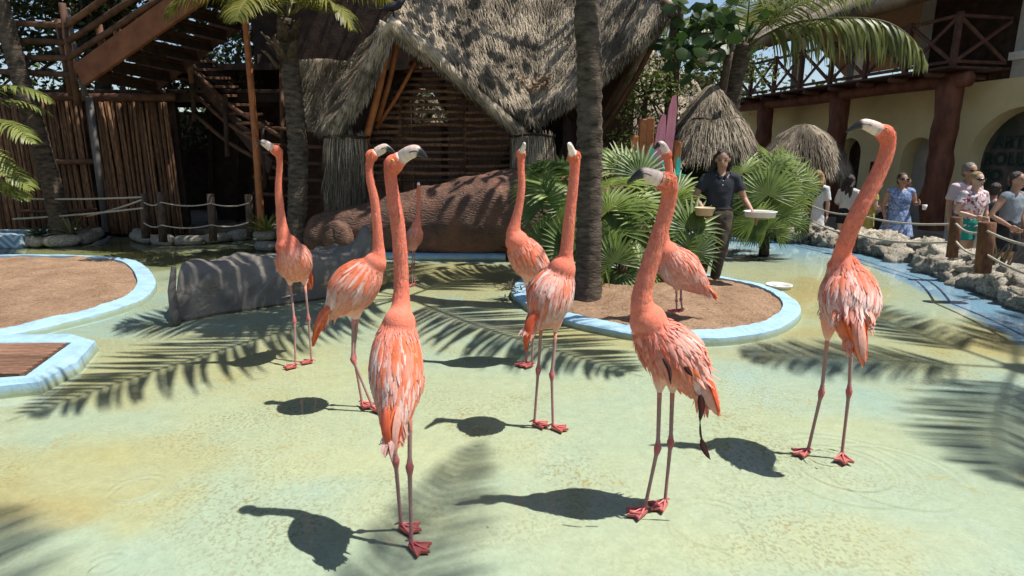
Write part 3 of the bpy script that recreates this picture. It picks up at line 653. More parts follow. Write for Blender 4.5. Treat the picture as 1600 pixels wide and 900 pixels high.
def thatch_patch(T, A, B, nu, nv, thick, ns, sag=0., up=None, k=1., bulge=0.):
    A = resamp(A, nu); B = resamp(B, nu)
    G = [[lerp(A[i], B[i], j / (nv - 1)) + Vector((0, 0, -sag * math.sin(math.pi * j / (nv - 1)))) for j in range(nv)] for i in range(nu)]
    def nrm(i, j):
        a = G[min(i + 1, nu - 1)][j] - G[max(i - 1, 0)][j]; b = G[i][min(j + 1, nv - 1)] - G[i][max(j - 1, 0)]; n_ = a.cross(b).normalized()
        if n_.dot(up) < 0: n_ = -n_
        return n_
    N = [[nrm(i, j) for j in range(nv)] for i in range(nu)]
    mb = MB(); top = []; cs = []
    for i in range(nu):
        for j in range(nv):
            p = G[i][j]; q = p + N[i][j] * (.05 * noise.fractal(p * 3, 1, 2, 3)); top.append(q); cs.append(thcol(p, k))
    bot = [G[i][j] - N[i][j] * thick for i in range(nu) for j in range(nv)]
    m_ = nu * nv; ix = lambda i, j: i * nv + j
    fs = []
    for i in range(nu - 1):
        for j in range(nv - 1):
            fs += [(ix(i, j), ix(i, j + 1), ix(i + 1, j + 1), ix(i + 1, j)), (m_ + ix(i, j), m_ + ix(i + 1, j), m_ + ix(i + 1, j + 1), m_ + ix(i, j + 1))]
    for i in range(nu - 1): fs += [(ix(i, 0), ix(i + 1, 0), m_ + ix(i + 1, 0), m_ + ix(i, 0)), (ix(i, nv - 1), m_ + ix(i, nv - 1), m_ + ix(i + 1, nv - 1), ix(i + 1, nv - 1))]
    for j in range(nv - 1): fs += [(ix(0, j), m_ + ix(0, j), m_ + ix(0, j + 1), ix(0, j + 1)), (ix(nu - 1, j), ix(nu - 1, j + 1), m_ + ix(nu - 1, j + 1), m_ + ix(nu - 1, j))]
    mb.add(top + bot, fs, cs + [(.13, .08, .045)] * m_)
    T.part('roof_slope', mb, M['thatch'])
    st = MB()
    for _ in range(ns):
        u = U(0, nu - 1.001); v = U(0, nv - 1.001); i = int(u); j = int(v); fu = u - i; fv = v - j
        p = lerp(lerp(G[i][j], G[i + 1][j], fu), lerp(G[i][j + 1], G[i + 1][j + 1], fu), fv); n_ = N[i][j]
        d = Vector((U(-.25, .25), U(-.25, .25), -1)); d = (d - n_ * d.dot(n_)).normalized()
        strand(st, p + n_ * U(0, .05), n_, d, U(.1, .26), U(.003, .0075), U(.005, .035), k)
    # fringe round the thick front edge
    for _ in range(ns // 12):
        v = U(0, nv - 1.001); j = int(v); p = lerp(G[0][j], G[0][j + 1], v - j) - N[0][j] * U(0, thick); fr = (G[0][j] - G[1][j]).normalized()
        d = (fr * .6 + Vector((U(-.3, .3), U(-.3, .3), -1.))).normalized(); strand(st, p + fr * .01, fr, d, U(.04, .11), U(.003, .006), .015, k * .9)
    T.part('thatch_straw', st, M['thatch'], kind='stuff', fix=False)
def bundle(T, c0, c1, r0, r1, ns, k=1.):
    """a straw bundle hanging from c0 to c1"""
    mb = MB(); pts = [lerp(c0, c1, q / 6) for q in range(7)]; mb.tube(pts, [lerp(r0, r1, q / 6) * (1 + .08 * math.sin(q * 2)) for q in range(7)], 16, (.2, .165, .125), jit=.06); T.part('straw_bundle', mb, M['thatch'])
    st = MB(); ax = (c1 - c0)
    for _ in range(ns):
        t_ = U(-.08, .92); a = U(0, 2 * math.pi); o = Vector((math.cos(a), math.sin(a), 0)); p = c0 + ax * t_ + o * lerp(r0, r1, t_) * U(.95, 1.1)
        d = (ax.normalized() + o * U(-.05, .12) + Vector((U(-.08, .08), U(-.08, .08), 0))).normalized(); strand(st, p, o, d, U(.2, .45), U(.004, .009), U(0, .03), k)
    T.part('straw', st, M['thatch'], kind='stuff', fix=False)
    b = MB(); rr = lerp(r0, r1, .02) * 1.12
    b.tube([c0 + Vector((rr * math.cos(a), rr * math.sin(a), .015 * math.sin(3 * a) - .02)) for a in [2 * math.pi * q / 16 for q in range(17)]], .02, 6); T.part('binding', b, M['darkwood'])
HB = at(690, 400, 9.6); HB.z = .1
H = Thing('thatched_hut', 'big hut with sweeping thatched gables and a slatted front, behind the brown log', 'hut', HB)
T1 = at(606, 30, 8.7); ridge1 = [T1, at(646, -30, 9.5), at(720, -150, 10.9)]
valley = [at(832, 188, 9.15), at(836, 130, 9.7), at(848, 20, 10.4), at(860, -150, 11.4)]
T2 = at(1054, 8, 9.3); ridge2 = [T2, at(1000, -60, 10.2), at(920, -190, 11.4)]
upv = Vector((0, -.3, 1))
thatch_patch(H, ridge1, valley, 26, 22, .16, 19000, sag=.03, up=upv)
thatch_patch(H, ridge2, valley, 26, 20, .14, 13000, sag=.12, up=Vector((-.6, -.4, .7)))
thatch_patch(H, ridge1, [at(512, 196, 8.9), at(540, 112, 9.8), at(600, 40, 10.6), at(660, -40, 11.3)], 22, 14, .16, 10000, sag=.24, up=Vector((-.6, -.4, .7)))
thatch_patch(H, [at(556, 98, 9.75), at(510, 92, 10.2), at(462, 94, 10.7)], [at(528, 212, 9.25), at(492, 190, 9.8), at(464, 158, 10.3)], 12, 12, .16, 4500, sag=.1, up=Vector((-.2, -.6, .7)))
thatch_patch(H, ridge2, [at(928, 224, 11.4), at(905, 205, 12.2), at(880, 170, 13.2)], 16, 14, .14, 800, sag=.0, up=Vector((.8, .4, .5)))
for path, r_ in (([T1 + Vector((.03, -.02, -.04)), at(668, 78, 8.8), at(738, 142, 8.95), at(815, 208, 9.1)], .085), ([T1 + Vector((-.02, -.02, -.05)), at(586, 82, 8.72), at(560, 140, 8.78), at(526, 200, 8.88)], .085)):
    P_ = resamp(path, 30); m_ = MB(); m_.tube(P_, [r_ * (1 + .12 * noise.noise((i * .5, r_, 0))) for i in range(30)], 12, [thcol(p, .95) for p in P_], jit=.06); H.part('gable_roll', m_, M['thatch']); st = MB()
    for _ in range(900):
        x = U(0, 28.9); i = int(x); p = lerp(P_[i], P_[i + 1], x - i); tg = (P_[i + 1] - P_[i]).normalized(); a_ = U(0, 6.283); o_ = Matrix.Rotation(a_, 3, tg) @ tg.orthogonal().normalized(); strand(st, p + o_ * r_ * .97, o_, (tg + Vector((U(-.25, .25), U(-.25, .25), -.35))).normalized(), U(.08, .2), U(.003, .006), U(0, .015), 1.)
    H.part('thatch_straw', st, M['thatch'], kind='stuff', fix=False)
bundle(H, at(541, 212, 9.25), at(540, 318, 9.25), .30, .27, 1700)
bundle(H, at(832, 210, 9.2), at(832, 288, 9.2), .30, .24, 1400)
for a, b, r in [((609, 52, 8.95), (566, 240, 9.35), .055), ((622, 60, 9.2), (590, 190, 9.5), .04), ((650, 96, 9.5), (588, 200, 9.65), .03)]:
    b_ = MB(); b_.tube(resamp([at(*a), at((a[0] + b[0]) / 2 + 3, (a[1] + b[1]) / 2, (a[2] + b[2]) / 2), at(*b)], 8), r, 9, jit=.06); H.part('rafter', b_, M['orangewood'])
for a, b in [((1046, 24, 9.6), (905, 260, 10.6)), ((1036, 40, 9.9), (935, 222, 11.0)), ((1020, 60, 10.2), (925, 200, 11.2)), ((990, 90, 10.2), (900, 240, 10.6))]:
    b_ = MB(); b_.tube(resamp([at(*a), at((a[0] + b[0]) / 2 + 4, (a[1] + b[1]) / 2, (a[2] + b[2]) / 2), at(*b)], 6), .035, 8, jit=.06); H.part('rafter', b_, M['wood'])
for x in (626, 727, 572, 800):
    b_ = MB(); b_.tube([at(x, 300, 9.72), at(x - (6 if x < 700 else -4) * .3, 130 if x in (626, 727) else 225, 9.72)], .04, 8, jit=.05); H.part('post', b_, M['wood'])
def wl(y): return lerp(652, 574, min(1, (y - 78) / 140)) if y < 218 else lerp(574, 560, (y - 218) / 70)
def wr(y): return lerp(682, 800, min(1, (y - 78) / 140)) if y < 218 else lerp(800, 806, (y - 218) / 70)
y = 90
while y < 290:
    for a, b in ((wl(y), 626), (626, 727), (727, wr(y))):
        a = max(a, wl(y)); b = min(b, wr(y))
        if b - a < 8: continue
        b_ = MB(); m_ = (a + b) / 2; b_.tube(resamp([at(a, y + U(-1.5, 1.5), 9.7), at(m_, y + U(-2, 2), 9.69), at(b, y + U(-1.5, 1.5), 9.7)], 6), U(.022, .034), 7, jit=.12); H.part('stick', b_, M['stick'])
    y += 10.6
bw = MB()
def slab(mb, x0, y0, x1, y1, Y, th=.08):
    a, b, c_, d = at(x0, y0, Y), at(x1, y0, Y), at(x1, y1, Y), at(x0, y1, Y)
    x0_, x1_ = min(a.x, d.x), max(b.x, c_.x); mb.box(((x0_ + x1_) / 2, Y, (a.z + c_.z) / 2), (x1_ - x0_, th, abs(a.z - c_.z)))
slab(bw, 470, -60, 634, 400, 12.6)
q = MB(); slab(q, 704, -60, 980, 400, 12.62); q2 = MB(); slab(q2, 630, -60, 710, 128, 12.64); q3 = MB(); slab(q3, 630, 192, 710, 400, 12.64)
tr_ = MB(); tr_.prism([at(634, 128, 12.6), at(660, 128, 12.6), at(634, 190, 12.6)], (0, .05, 0)); tr2 = MB(); tr2.prism([at(664, 128, 12.6), at(706, 128, 12.6), at(706, 190, 12.6)], (0, .05, 0))
for m_ in (bw, q, q2, q3, tr_, tr2): H.part('added_back_wall', m_, M['darkwood'], smooth=False)  # dark wall pieces added behind the slats to keep the hut interior dark
sw = MB(); sw.beam(at(880, 300, 9.9), at(905, 300, 12.5), .06, 2.4); H.part('added_side_wall', sw, M['darkwood'], smooth=False)  # added out of sight so the right side of the hut stays dark
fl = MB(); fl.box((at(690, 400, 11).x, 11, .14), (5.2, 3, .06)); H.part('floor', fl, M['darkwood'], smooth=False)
# ---------------------------------------------------------------- carved brown log
t = NT('carved_log'); wv = t.n('ShaderNodeTexWave'); wv.bands_direction = 'Z'; t.l(t.coord((.35, 1, 1)), wv.inputs[0]); wv.inputs['Scale'].default_value = 9; wv.inputs['Distortion'].default_value = 16; wv.inputs['Detail'].default_value = 4; wv.inputs['Detail Scale'].default_value = 1.6
nz = t.noise(3, 7, .6); c = t.ramp(nz, [(.35, (.06, .033, .022)), (.55, (.15, .07, .043)), (.7, (.25, .1, .06))]); c = t.mix(t.ramp(wv.outputs['Fac'], [(.6, 0.), (1., .3)]), c, (.22, .13, .09))
t.l(c, t.b.inputs['Base Color']); t.b.inputs['Roughness'].default_value = .75; t.bump(t.math('ADD', wv.outputs['Fac'], t.math('MULTIPLY', nz, 3.)), .45, .03); M['log'] = t.m
LG = Thing('carved_log', 'huge carved brown log with wavy bark lying in front of the hut', 'log', gp(650, 402))
ax = resamp([at(478, 372, 9.1), at(520, 362, 9.05), at(640, 350, 9.0), at(760, 338, 9.0), at(900, 330, 9.05), at(1000, 330, 9.1)], 110)
rad = [lerp(.30, .66, sstep(0, .62, i / 109)) for i in range(110)]
lb = MB(); n_ = 48; vs = []
for i, (p, r) in enumerate(zip(ax, rad)):
    for k in range(n_):
        a = 2 * math.pi * k / n_; o = Vector((0, math.cos(a), math.sin(a))); q = p + o * r
        rr = r * (1 + .07 * noise.fractal(q * 1.3, 1, 2, 4)) + .03 * noise.fractal(q * 2.6, 1, 2, 3) + .008 * noise.noise(q * 9)
        e = min(1, i / 4) ** .5; vs.append(p + o * rr * lerp(.55, 1, e))
lb.add(vs, [(i * n_ + k, i * n_ + (k + 1) % n_, (i + 1) * n_ + (k + 1) % n_, (i + 1) * n_ + k) for i in range(109) for k in range(n_)] + [tuple(range(n_))])
LG.part('trunk', lb, M['log'])
for (px, py, Y, r, L) in [(522, 374, 8.6, .25, .5), (560, 388, 8.7, .13, .3)]:
    s = MB(); c0 = at(px, py, Y); s.tube([c0, c0 + Vector((.02, .04, 0)), c0 + Vector((.15, L, .05))], [r * .9, r, r * 1.08], 18, jit=.03); so_ = LG.part('branch_stub', s, M['log'])
    s = MB(); s.tube([c0 + Vector((0, -.012, 0)), c0], [r * .55, r * .62], 16); LG.part('cut_face', s, M['log'], parent=so_)
kb = MB(); kpts = resamp([gp(560, 403), gp(640, 405), gp(700, 406), gp(790, 406)], 14)
kb.tube([Vector((p.x, p.y + .05, .02)) for p in kpts], [(.07, .1)] * 14, 10); struct('log_kerb', kb, M['kerb'])
# ---------------------------------------------------------------- log wrapped in a grey tarpaulin
t = NT('tarpaulin'); c = t.ramp(t.noise(2.5, 8, .65), [(.3, (.11, .1, .086)), (.7, (.2, .178, .15))]); t.l(c, t.b.inputs['Base Color']); t.b.inputs['Roughness'].default_value = .7; t.b.inputs['Specular IOR Level'].default_value = .35; cr = t.noise(4.5, 7, .62, dist=1.4); t.bump(t.math('ADD', t.math('ABSOLUTE', t.math('SUBTRACT', cr, .5)), t.math('MULTIPLY', t.noise(70, 3), .03)), .5, .06); M['tarp'] = t.m
CREASE = [(U(0, 1), U(.2, 3.0), U(-2.5, 2.5), U(.8, 2.2), U(.02, .045), U(.03, .09), U(.2, .7)) for _ in range(34)]
def crease(s, a):
    f = 0
    for cs_, ca, ds, da, h, w, ln in CREASE:
        x = (s - cs_) * 2.1; y = (a - ca) * .42; L = math.hypot(ds, da); ux, uy = ds / L, da / L; al = x * ux + y * uy; pr = -x * uy + y * ux
        f += h * math.exp(-(pr / w) ** 2) * math.exp(-(al / ln) ** 2) - h * .5 * math.exp(-((pr - w * 1.4) / w) ** 2) * math.exp(-(al / ln) ** 2)
    return f
TP = Thing('covered_log', 'log wrapped in a crumpled grey tarpaulin at the left of the pool', 'covered log', gp(400, 505))
nx, na = 120, 56; L0, L1 = gp(262, 500), gp(585, 448); L0.y += .35; L1.y += .1
vs = []; hl = lambda s: lerp(.46, .40, s) - .06 * math.sin(s * 5) * .5 + .22 * math.exp(-((s - .95) / .06) ** 2)
for i in range(nx):
    s = i / (nx - 1); p = lerp(L0, L1, s); h = hl(s); wd = lerp(.36, .30, s)
    for k in range(na):
        a = math.pi * (1.08 - 1.16 * k / (na - 1)); cx_ = math.copysign(abs(math.cos(a)) ** .75, math.cos(a)); sz = max(-.12, math.sin(a)); sz = math.copysign(abs(sz) ** .7, sz)
        q = Vector((p.x, p.y, 0)) + Vector((-.25, 1, 0)).normalized() * (-cx_ * -wd) + Vector((0, 0, .05 + h * sz))
        f_ = crease(s, a) + .05 * noise.noise(q * 1.8) + .012 * noise.noise(q * 6)
        o = Vector((-.2 * cx_, cx_, .9 * max(sz, 0))).normalized() if True else q
        e = min(1, min(i, nx - 1 - i) / 3) ** .5
        q = q + Vector((0, 0, .6)) * f_ * max(sz, 0) + Vector((0, cx_, 0)) * f_
        q.z = lerp(.3, q.z, lerp(.72, 1, e)); q.y = lerp(p.y, q.y, lerp(.72, 1, e)); vs.append(q)
tm = MB(); tm.add(vs, [(i * na + k, i * na + k + 1, (i + 1) * na + k + 1, (i + 1) * na + k) for i in range(nx - 1) for k in range(na - 1)] + [tuple(k for k in range(na)), tuple((nx - 1) * na + k for k in range(na - 1, -1, -1))])
TP.part('tarpaulin', tm, M['tarp'])
M['logbase'] = mat('weathered_concrete', (.13, .09, .045), (.36, .26, .13), scale=7, bump=.7, bscale=20)
lb = MB(); lb.tube([lerp(L0, L1, s) + Vector((0, .02, .14)) for s in [i / 30 for i in range(31)]], [(.17 + .03 * noise.noise((i * .7, 0, 0)), .31 + .03 * noise.noise((i * .5, 3, 0))) for i in range(31)], 16, jit=.04); TP.part('log_body', lb, M['logbase'])
rp = MB(); rp.tube([lerp(L0, L1, s) + Vector((-.02, -.37 + .03 * math.sin(s * 30), .12 + .05 * math.sin(s * 9))) for s in [.5 + i * .05 for i in range(9)]], .008, 6); TP.part('tie_rope', rp, M['rope'])
fo = MB(); c0 = gp(278, 505); fo.tube([c0 + Vector((-.03, .1, .5)), c0 + Vector((-.02, .0, .3)), c0 + Vector((0, -.03, .1)), c0 + Vector((.01, -.03, .0))], [(.03, .02), (.045, .03), (.06, .035), (.05, .03)], 10, jit=.1); TP.part('hanging_fold', fo, M['tarp'])
# ---------------------------------------------------------------- stick fence, stairs and decks on the left
random.seed(5)
FE = Thing('stick_fence', 'tall brown fence of upright sticks under the wooden stairs', 'fence', at(150, 362, 11))
x = -60
while x < 272:
    w = U(3.2, 5.2)
    if not 139 < x < 147:
        zt = at(x, 152 if x < 145 else 158, 11.0).z + U(-.04, .04); p0 = at(x, 364, 11.0 + U(-.03, .03)); m_ = MB(); X = at(x, 250, 11).x
        m_.tube(resamp([(X, p0.y, .05), (X + U(-.02, .02), p0.y + U(-.02, .02), 1.2), (X + U(-.03, .03), p0.y, zt)], 5), [w * .0062 * U(.8, 1.1) for _ in range(5)], 7); FE.part('stick', m_, M['stick'])
    x += w
for a, b, r in [((25, 150, 10.85), (275, 152, 10.9), .07), ((70, 252, 10.85), (150, 252, 10.85), .045), ((30, 330, 10.9), (150, 328, 10.9), .03)]:
    m_ = MB(); m_.tube(resamp([at(*a), at((a[0] + b[0]) / 2, (a[1] + b[1]) / 2 + 1, (a[2] + b[2]) / 2), at(*b)], 8), r, 8, jit=.04); FE.part('rail', m_, M['wood'])
M['pipe'] = mat('grey_pipe', (.09, .085, .08), (.16, .15, .14), rough=.6, bump=.15)
m_ = MB(); slab(m_, -80, 150, 272, 366, 11.2, .05); FE.part('added_dark_backing', m_, M['darkwood'], smooth=False)  # dark sheet added behind the sticks, stopping light through the gaps
m_ = MB(); m_.tube([at(166, 362, 10.8), at(139, 150, 10.8)], .055, 10); FE.part('pipe', m_, M['pipe'])
m_ = MB(); m_.tube([at(134, 150, 10.7), at(120, 100, 10.6), at(104, 12, 10.5)], .045, 10); FE.part('pipe', m_, M['pipe'])
ST = Thing('wooden_staircase', 'dark reddish wooden staircase climbing out of the top of the frame, seen from below', 'staircase', at(150, 362, 10.2))
def bm_part(T, nm, a, b, w, h, mt, Y=None):
    m_ = MB(); m_.beam(at(*a), at(*b), w, h, bev=.008); return T.part(nm, m_, mt, smooth=False)
s0, s1 = (125, 118, 9.6), (345, -38, 9.0); f0, f1 = (225, 138, 11.0), (420, -12, 10.6)
M['stringer'] = mat('stringer_wood', (.13, .045, .018), (.22, .085, .035), scale=4, bump=.3, bscale=25, rough=.7)
bm_part(ST, 'stringer', s0, s1, .07, .34, M['stringer']); bm_part(ST, 'stringer', f0, f1, .07, .34, M['wood'])
for i in range(9):
    q = (i + .5) / 9; a = lerp(at(*s0), at(*s1), q); b = lerp(at(*f0), at(*f1), q); m_ = MB(); m_.beam(a, b, .27, .05, bev=.006); ST.part('tread', m_, M['wood'], smooth=False)
    m_ = MB(); m_.beam(a + Vector((.13, 0, -.1)), b + Vector((.13, 0, -.1)), .03, .12); ST.part('riser', m_, M['darkwood'], smooth=False)
for a, b in [((108, 90, 9.7), (262, -10, 9.2)), ((108, 64, 9.7), (214, -6, 9.2)), ((104, 40, 9.7), (168, -6, 9.3)), ((0, 35, 10.2), (106, 40, 9.8)), ((0, 62, 10.2), (106, 66, 9.8)), ((20, 90, 10.2), (110, 91, 9.8)), ((0, 112, 10.3), (120, 117, 9.8))]:
    m_ = MB(); m_.tube(resamp([at(*a), at((a[0] + b[0]) / 2, (a[1] + b[1]) / 2, (a[2] + b[2]) / 2), at(*b)], 6), .045, 8, jit=.05); ST.part('handrail', m_, M['wood'])
for a, b in [((122, 165, 9.75), (97, 5, 9.75)), ((112, 150, 9.9), (90, 30, 9.9)), ((160, 78, 9.6), (154, 38, 9.6)), ((184, 62, 9.5), (182, 44, 9.5)), ((300, 130, 10.9), (292, 60, 10.9))]:
    m_ = MB(); m_.tube([at(*a), at(*b)], .05, 8, jit=.04); ST.part('post', m_, M['wood'])
DK = Thing('raised_deck', 'dark plank walkway on beams above the stick fence', 'deck', at(150, 362, 11.6))
for i in range(16): m_ = MB(); X = -10.2 + i * .42; m_.box((X, 11.9, at(100, 143, 11.2).z), (.39, 1.5, .06), bev=.006); DK.part('plank', m_, M['darkwood'], smooth=False)
for Y in (11.25, 12.5): m_ = MB(); m_.box((-6.8, Y, at(100, 152, 11.2).z), (7, .1, .16)); DK.part('beam', m_, M['darkwood'], smooth=False)
for X in (-10, -7, -3.7):
    m_ = MB(); m_.tube([(X, 12.5, .1), (X, 12.5, at(100, 155, 11.2).z)], .08, 8); DK.part('post', m_, M['darkwood'])
S2 = Thing('lower_staircase', 'narrow wooden stairs with pole handrails descending behind the orange pole', 'staircase', at(380, 362, 11))
a0, a1 = (286, 92, 11.6), (425, 262, 9.9); b0, b1 = (312, 90, 12.3), (470, 262, 10.6)
bm_part(S2, 'stringer', a0, a1, .06, .26, M['darkwood']); bm_part(S2, 'stringer', b0, b1, .06, .26, M['darkwood'])
for i in range(12):
    q = (i + .5) / 12; a = lerp(at(*a0), at(*a1), q); b = lerp(at(*b0), at(*b1), q); m_ = MB(); m_.beam(a - Vector((0, .05, -.16)), b + Vector((0, 0, .16)), .2, .045, bev=.005); S2.part('tread', m_, M['wood'], smooth=False)
for dy in (0, 34, 66):
    m_ = MB(); m_.tube(resamp([at(304, 112 + dy, 11.2), at(360, 165 + dy * .9, 10.5), at(440, 214 + dy * .8, 9.8)], 8), .035, 7, jit=.06); S2.part('handrail', m_, M['wood'])
for x, y, z_ in [(300, 95, 11.2), (352, 150, 10.5), (412, 200, 10.0)]:
    m_ = MB(); m_.tube([at(x, y, z_), at(x + 4, y + 95, z_)], .045, 7); S2.part('post', m_, M['darkwood'])
R3 = Thing('pole_railing', 'dark railing of horizontal poles beyond the lower stairs', 'railing', at(330, 362, 12.6))
for yy in (105, 124, 143):
    m_ = MB(); m_.tube(resamp([at(258, yy - 2, 12.6), at(330, yy + 3, 12.6), at(410, yy + 4, 12.6)], 6), .035, 7, jit=.05); R3.part('rail', m_, M['wood'])
for xx in (266, 330, 372, 408):
    m_ = MB(); m_.tube([at(xx, 360, 12.6), at(xx - 2, 85, 12.6)], .045, 7); R3.part('post', m_, M['darkwood'])
m_ = MB(); m_.tube(resamp([at(410, 372, 9.55), at(398, 200, 9.5), at(382, 15, 9.4), at(378, -60, 9.4)], 10), [.06, .058, .056, .054, .052, .05, .048, .047, .046, .045], 9, jit=.03)
single('leaning_pole', m_, M['orangewood'], 'orange stripped pole leaning beside the palm, left of the hut', 'pole', gp(410, 380))
RF = Thing('rail_fence', 'horizontal brown rails between the orange pole and the hut', 'fence', at(450, 362, 10.2))
for yy in (202, 228, 254, 280, 306):
    m_ = MB(); m_.tube(resamp([at(396, yy - 4, 10.2), at(455, yy, 10.2), at(525, yy + 3, 10.2)], 6), .032, 7, jit=.06); RF.part('rail', m_, M['wood'])
for xx in (400, 440, 520):
    m_ = MB(); m_.tube([at(xx + 3, 362, 10.24), at(xx, 95 if xx == 440 else 190, 10.24)], .04, 7); RF.part('post', m_, M['wood'])
SH = Thing('dark_shed', 'unlit timber shed with an open doorway behind the rope fence', 'shed', at(380, 362, 12.9))
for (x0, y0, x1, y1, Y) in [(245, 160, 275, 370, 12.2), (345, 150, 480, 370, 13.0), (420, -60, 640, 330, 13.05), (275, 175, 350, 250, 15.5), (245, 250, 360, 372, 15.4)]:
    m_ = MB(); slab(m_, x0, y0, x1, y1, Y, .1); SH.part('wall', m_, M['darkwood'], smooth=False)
m_ = MB(); m_.box((-4.6, 13.9, 3.15), (5.6, 3.4, .12)); SH.part('roof', m_, M['darkwood'], smooth=False)  # slab added over the shed for shade
# rope fence in front of it
RPF = Thing('rope_fence', 'weathered posts with sagging ropes along the stone kerb on the left', 'fence', gp(300, 378))
PP = [(228, 366, 302, 9.75), (255, 372, 300, 9.6), (333, 370, 303, 9.7), (392, 364, 304, 9.8)]
tops = []
for px, yb, yt, Y in PP:
    m_ = MB(); m_.tube([at(px, yb + 6, Y), at(px - 2, (yb + yt) / 2, Y), at(px - 4, yt, Y)], [.065, .06, .058], 9, jit=.05); RPF.part('post', m_, M['postwood'])
def rope(T, a, b, sag, r=.011, nm='rope'):
    a, b = Vector(a), Vector(b); m_ = MB(); m_.tube([lerp(a, b, i / 10) + Vector((0, 0, -sag * 4 * (i / 10) * (1 - i / 10))) for i in range(11)], r, 6); return T.part(nm, m_, M['rope'])
for f_ in (.22, .72):
    for (p, q) in zip(PP[:-1], PP[1:]): rope(RPF, at(p[0] - 3, lerp(p[2], p[1], f_), p[3] - .06), at(q[0] - 3, lerp(q[2], q[1], f_), q[3] - .06), .05)
for a, b in [((20, 310, 10.0), (222, 308, 9.7)), ((20, 342, 10.0), (224, 325, 9.7)), ((135, 338, 10), (222, 312, 9.7))]: rope(RPF, at(*a), at(*b), .02, .016)
# stone kerbs and planters
random.seed(9)
def stone_mesh(seed, rough=.22, sub=2):
    bm = bmesh.new(); bmesh.ops.create_icosphere(bm, subdivisions=sub, radius=1)
    for v in bm.verts:
        p = v.co * 1.; v.co = Vector((math.copysign(abs(p.x) ** .7, p.x), math.copysign(abs(p.y) ** .7, p.y), math.copysign(abs(p.z) ** .7, p.z))) * (1 + rough * noise.fractal(p * 1.7 + Vector((seed * 7, 0, 0)), 1, 2, 4) * 1.6)
    me = bpy.data.meshes.new('stone'); bm.to_mesh(me); bm.free(); me.polygons.foreach_set('use_smooth', [True] * len(me.polygons)); me.materials.append(M['stone']); return me
BLK = [stone_mesh(i, .09) for i in range(4)]; ROCK = [stone_mesh(20 + i, .34, 3) for i in range(7)]
def place(c, s, rz=0, rx=0, ry=0): return Matrix.Translation(Vector(c)) @ Matrix.Rotation(rz, 4, 'Z') @ Matrix.Rotation(rx, 4, 'X') @ Matrix.Rotation(ry, 4, 'Y') @ Matrix.Diagonal((s[0], s[1], s[2], 1))
def stone_row(T, pts, size, h, zc, meshes=None):
    L = 0; pts = [Vector(p) for p in pts]
    for a, b in zip(pts[:-1], pts[1:]):
        d = b - a; n_ = max(1, int(d.length / size))
        for i in range(n_):
            c_ = a + d * ((i + .5) / n_); T.inst('stone', random.choice(meshes or BLK), None, place((c_.x, c_.y, zc), (d.length / n_ * .53, U(.10, .14), h * U(.42, .56)), math.atan2(d.y, d.x) + U(-.08, .08)))
P1 = Thing('stone_planter', 'low round planter of pale stone blocks at the foot of the leaning palm', 'planter', gp(95, 385))
ring = resamp([gp(36, 378), gp(45, 386), gp(95, 387), gp(140, 380), gp(156, 370), gp(120, 362)], 8); stone_row(P1, ring, .36, .2, .1)
m_ = MB(); m_.ball(gp(95, 374) + Vector((0, .05, .08)), (.75, .42, .12), 16, 8); P1.part('soil', m_, M['soil'])
K1 = Thing('stone_kerb', 'curved kerb of mossy stones below the rope fence posts', 'kerb', gp(300, 380))
stone_row(K1, resamp([gp(150, 363), gp(215, 366), gp(216, 377), gp(260, 383), gp(310, 382), gp(350, 378), gp(394, 372)], 11), .38, .19, .08)
P2 = Thing('small_planter', 'square planter of stacked pale stones holding a spiky plant', 'planter', gp(414, 392))
for zc in (.08, .25): stone_row(P2, [gp(396, 393) + Vector((0, .1, 0)), gp(432, 393) + Vector((0, .1, 0)), gp(436, 380)], .22, .17, zc)
m_ = MB(); m_.ball(gp(416, 388) + Vector((0, .25, .2)), (.25, .22, .12)); P2.part('soil', m_, M['soil'])
M['white'] = mat('white_paint', (.62, .58, .5), (.75, .72, .65), rough=.6, bump=.2)
m_ = MB(); m_.ball(gp(236, 368) + Vector((0, .25, .1)), (.2, .16, .09), 18, 9); single('pale_boulder', m_, M['white'], 'smooth whitish stone lying between the two left rope posts', 'stone', gp(236, 368))
# painted block with a white diamond pattern
t = NT('mural_block'); v = t.n('ShaderNodeSeparateXYZ'); t.l(t.tc.outputs['Object'], v.inputs[0])
w1 = t.math('FRACT', t.math('MULTIPLY', t.math('ADD', t.math('ABSOLUTE', t.math('SUBTRACT', t.math('FRACT', t.math('MULTIPLY', v.outputs[0], 2.2)), .5)), t.math('MULTIPLY', t.math('ADD', v.outputs[1], v.outputs[2]), 2.2)), 3.4))
c = t.mix(t.ramp(w1, [(.45, 0.), (.55, 1.)]), (.16, .3, .42), (.5, .58, .6)); t.l(c, t.b.inputs['Base Color']); t.b.inputs['Roughness'].default_value = .6; M['mural'] = t.m
m_ = MB(); c0 = gp(-40, 388); m_.box((c0.x + .0, c0.y + .4, .1), (1.55, .8, .22), bev=.02); single('painted_block', m_, M['mural'], 'low pale blue block painted with white zigzags at the left edge', 'block', gp(-20, 388), smooth=False)
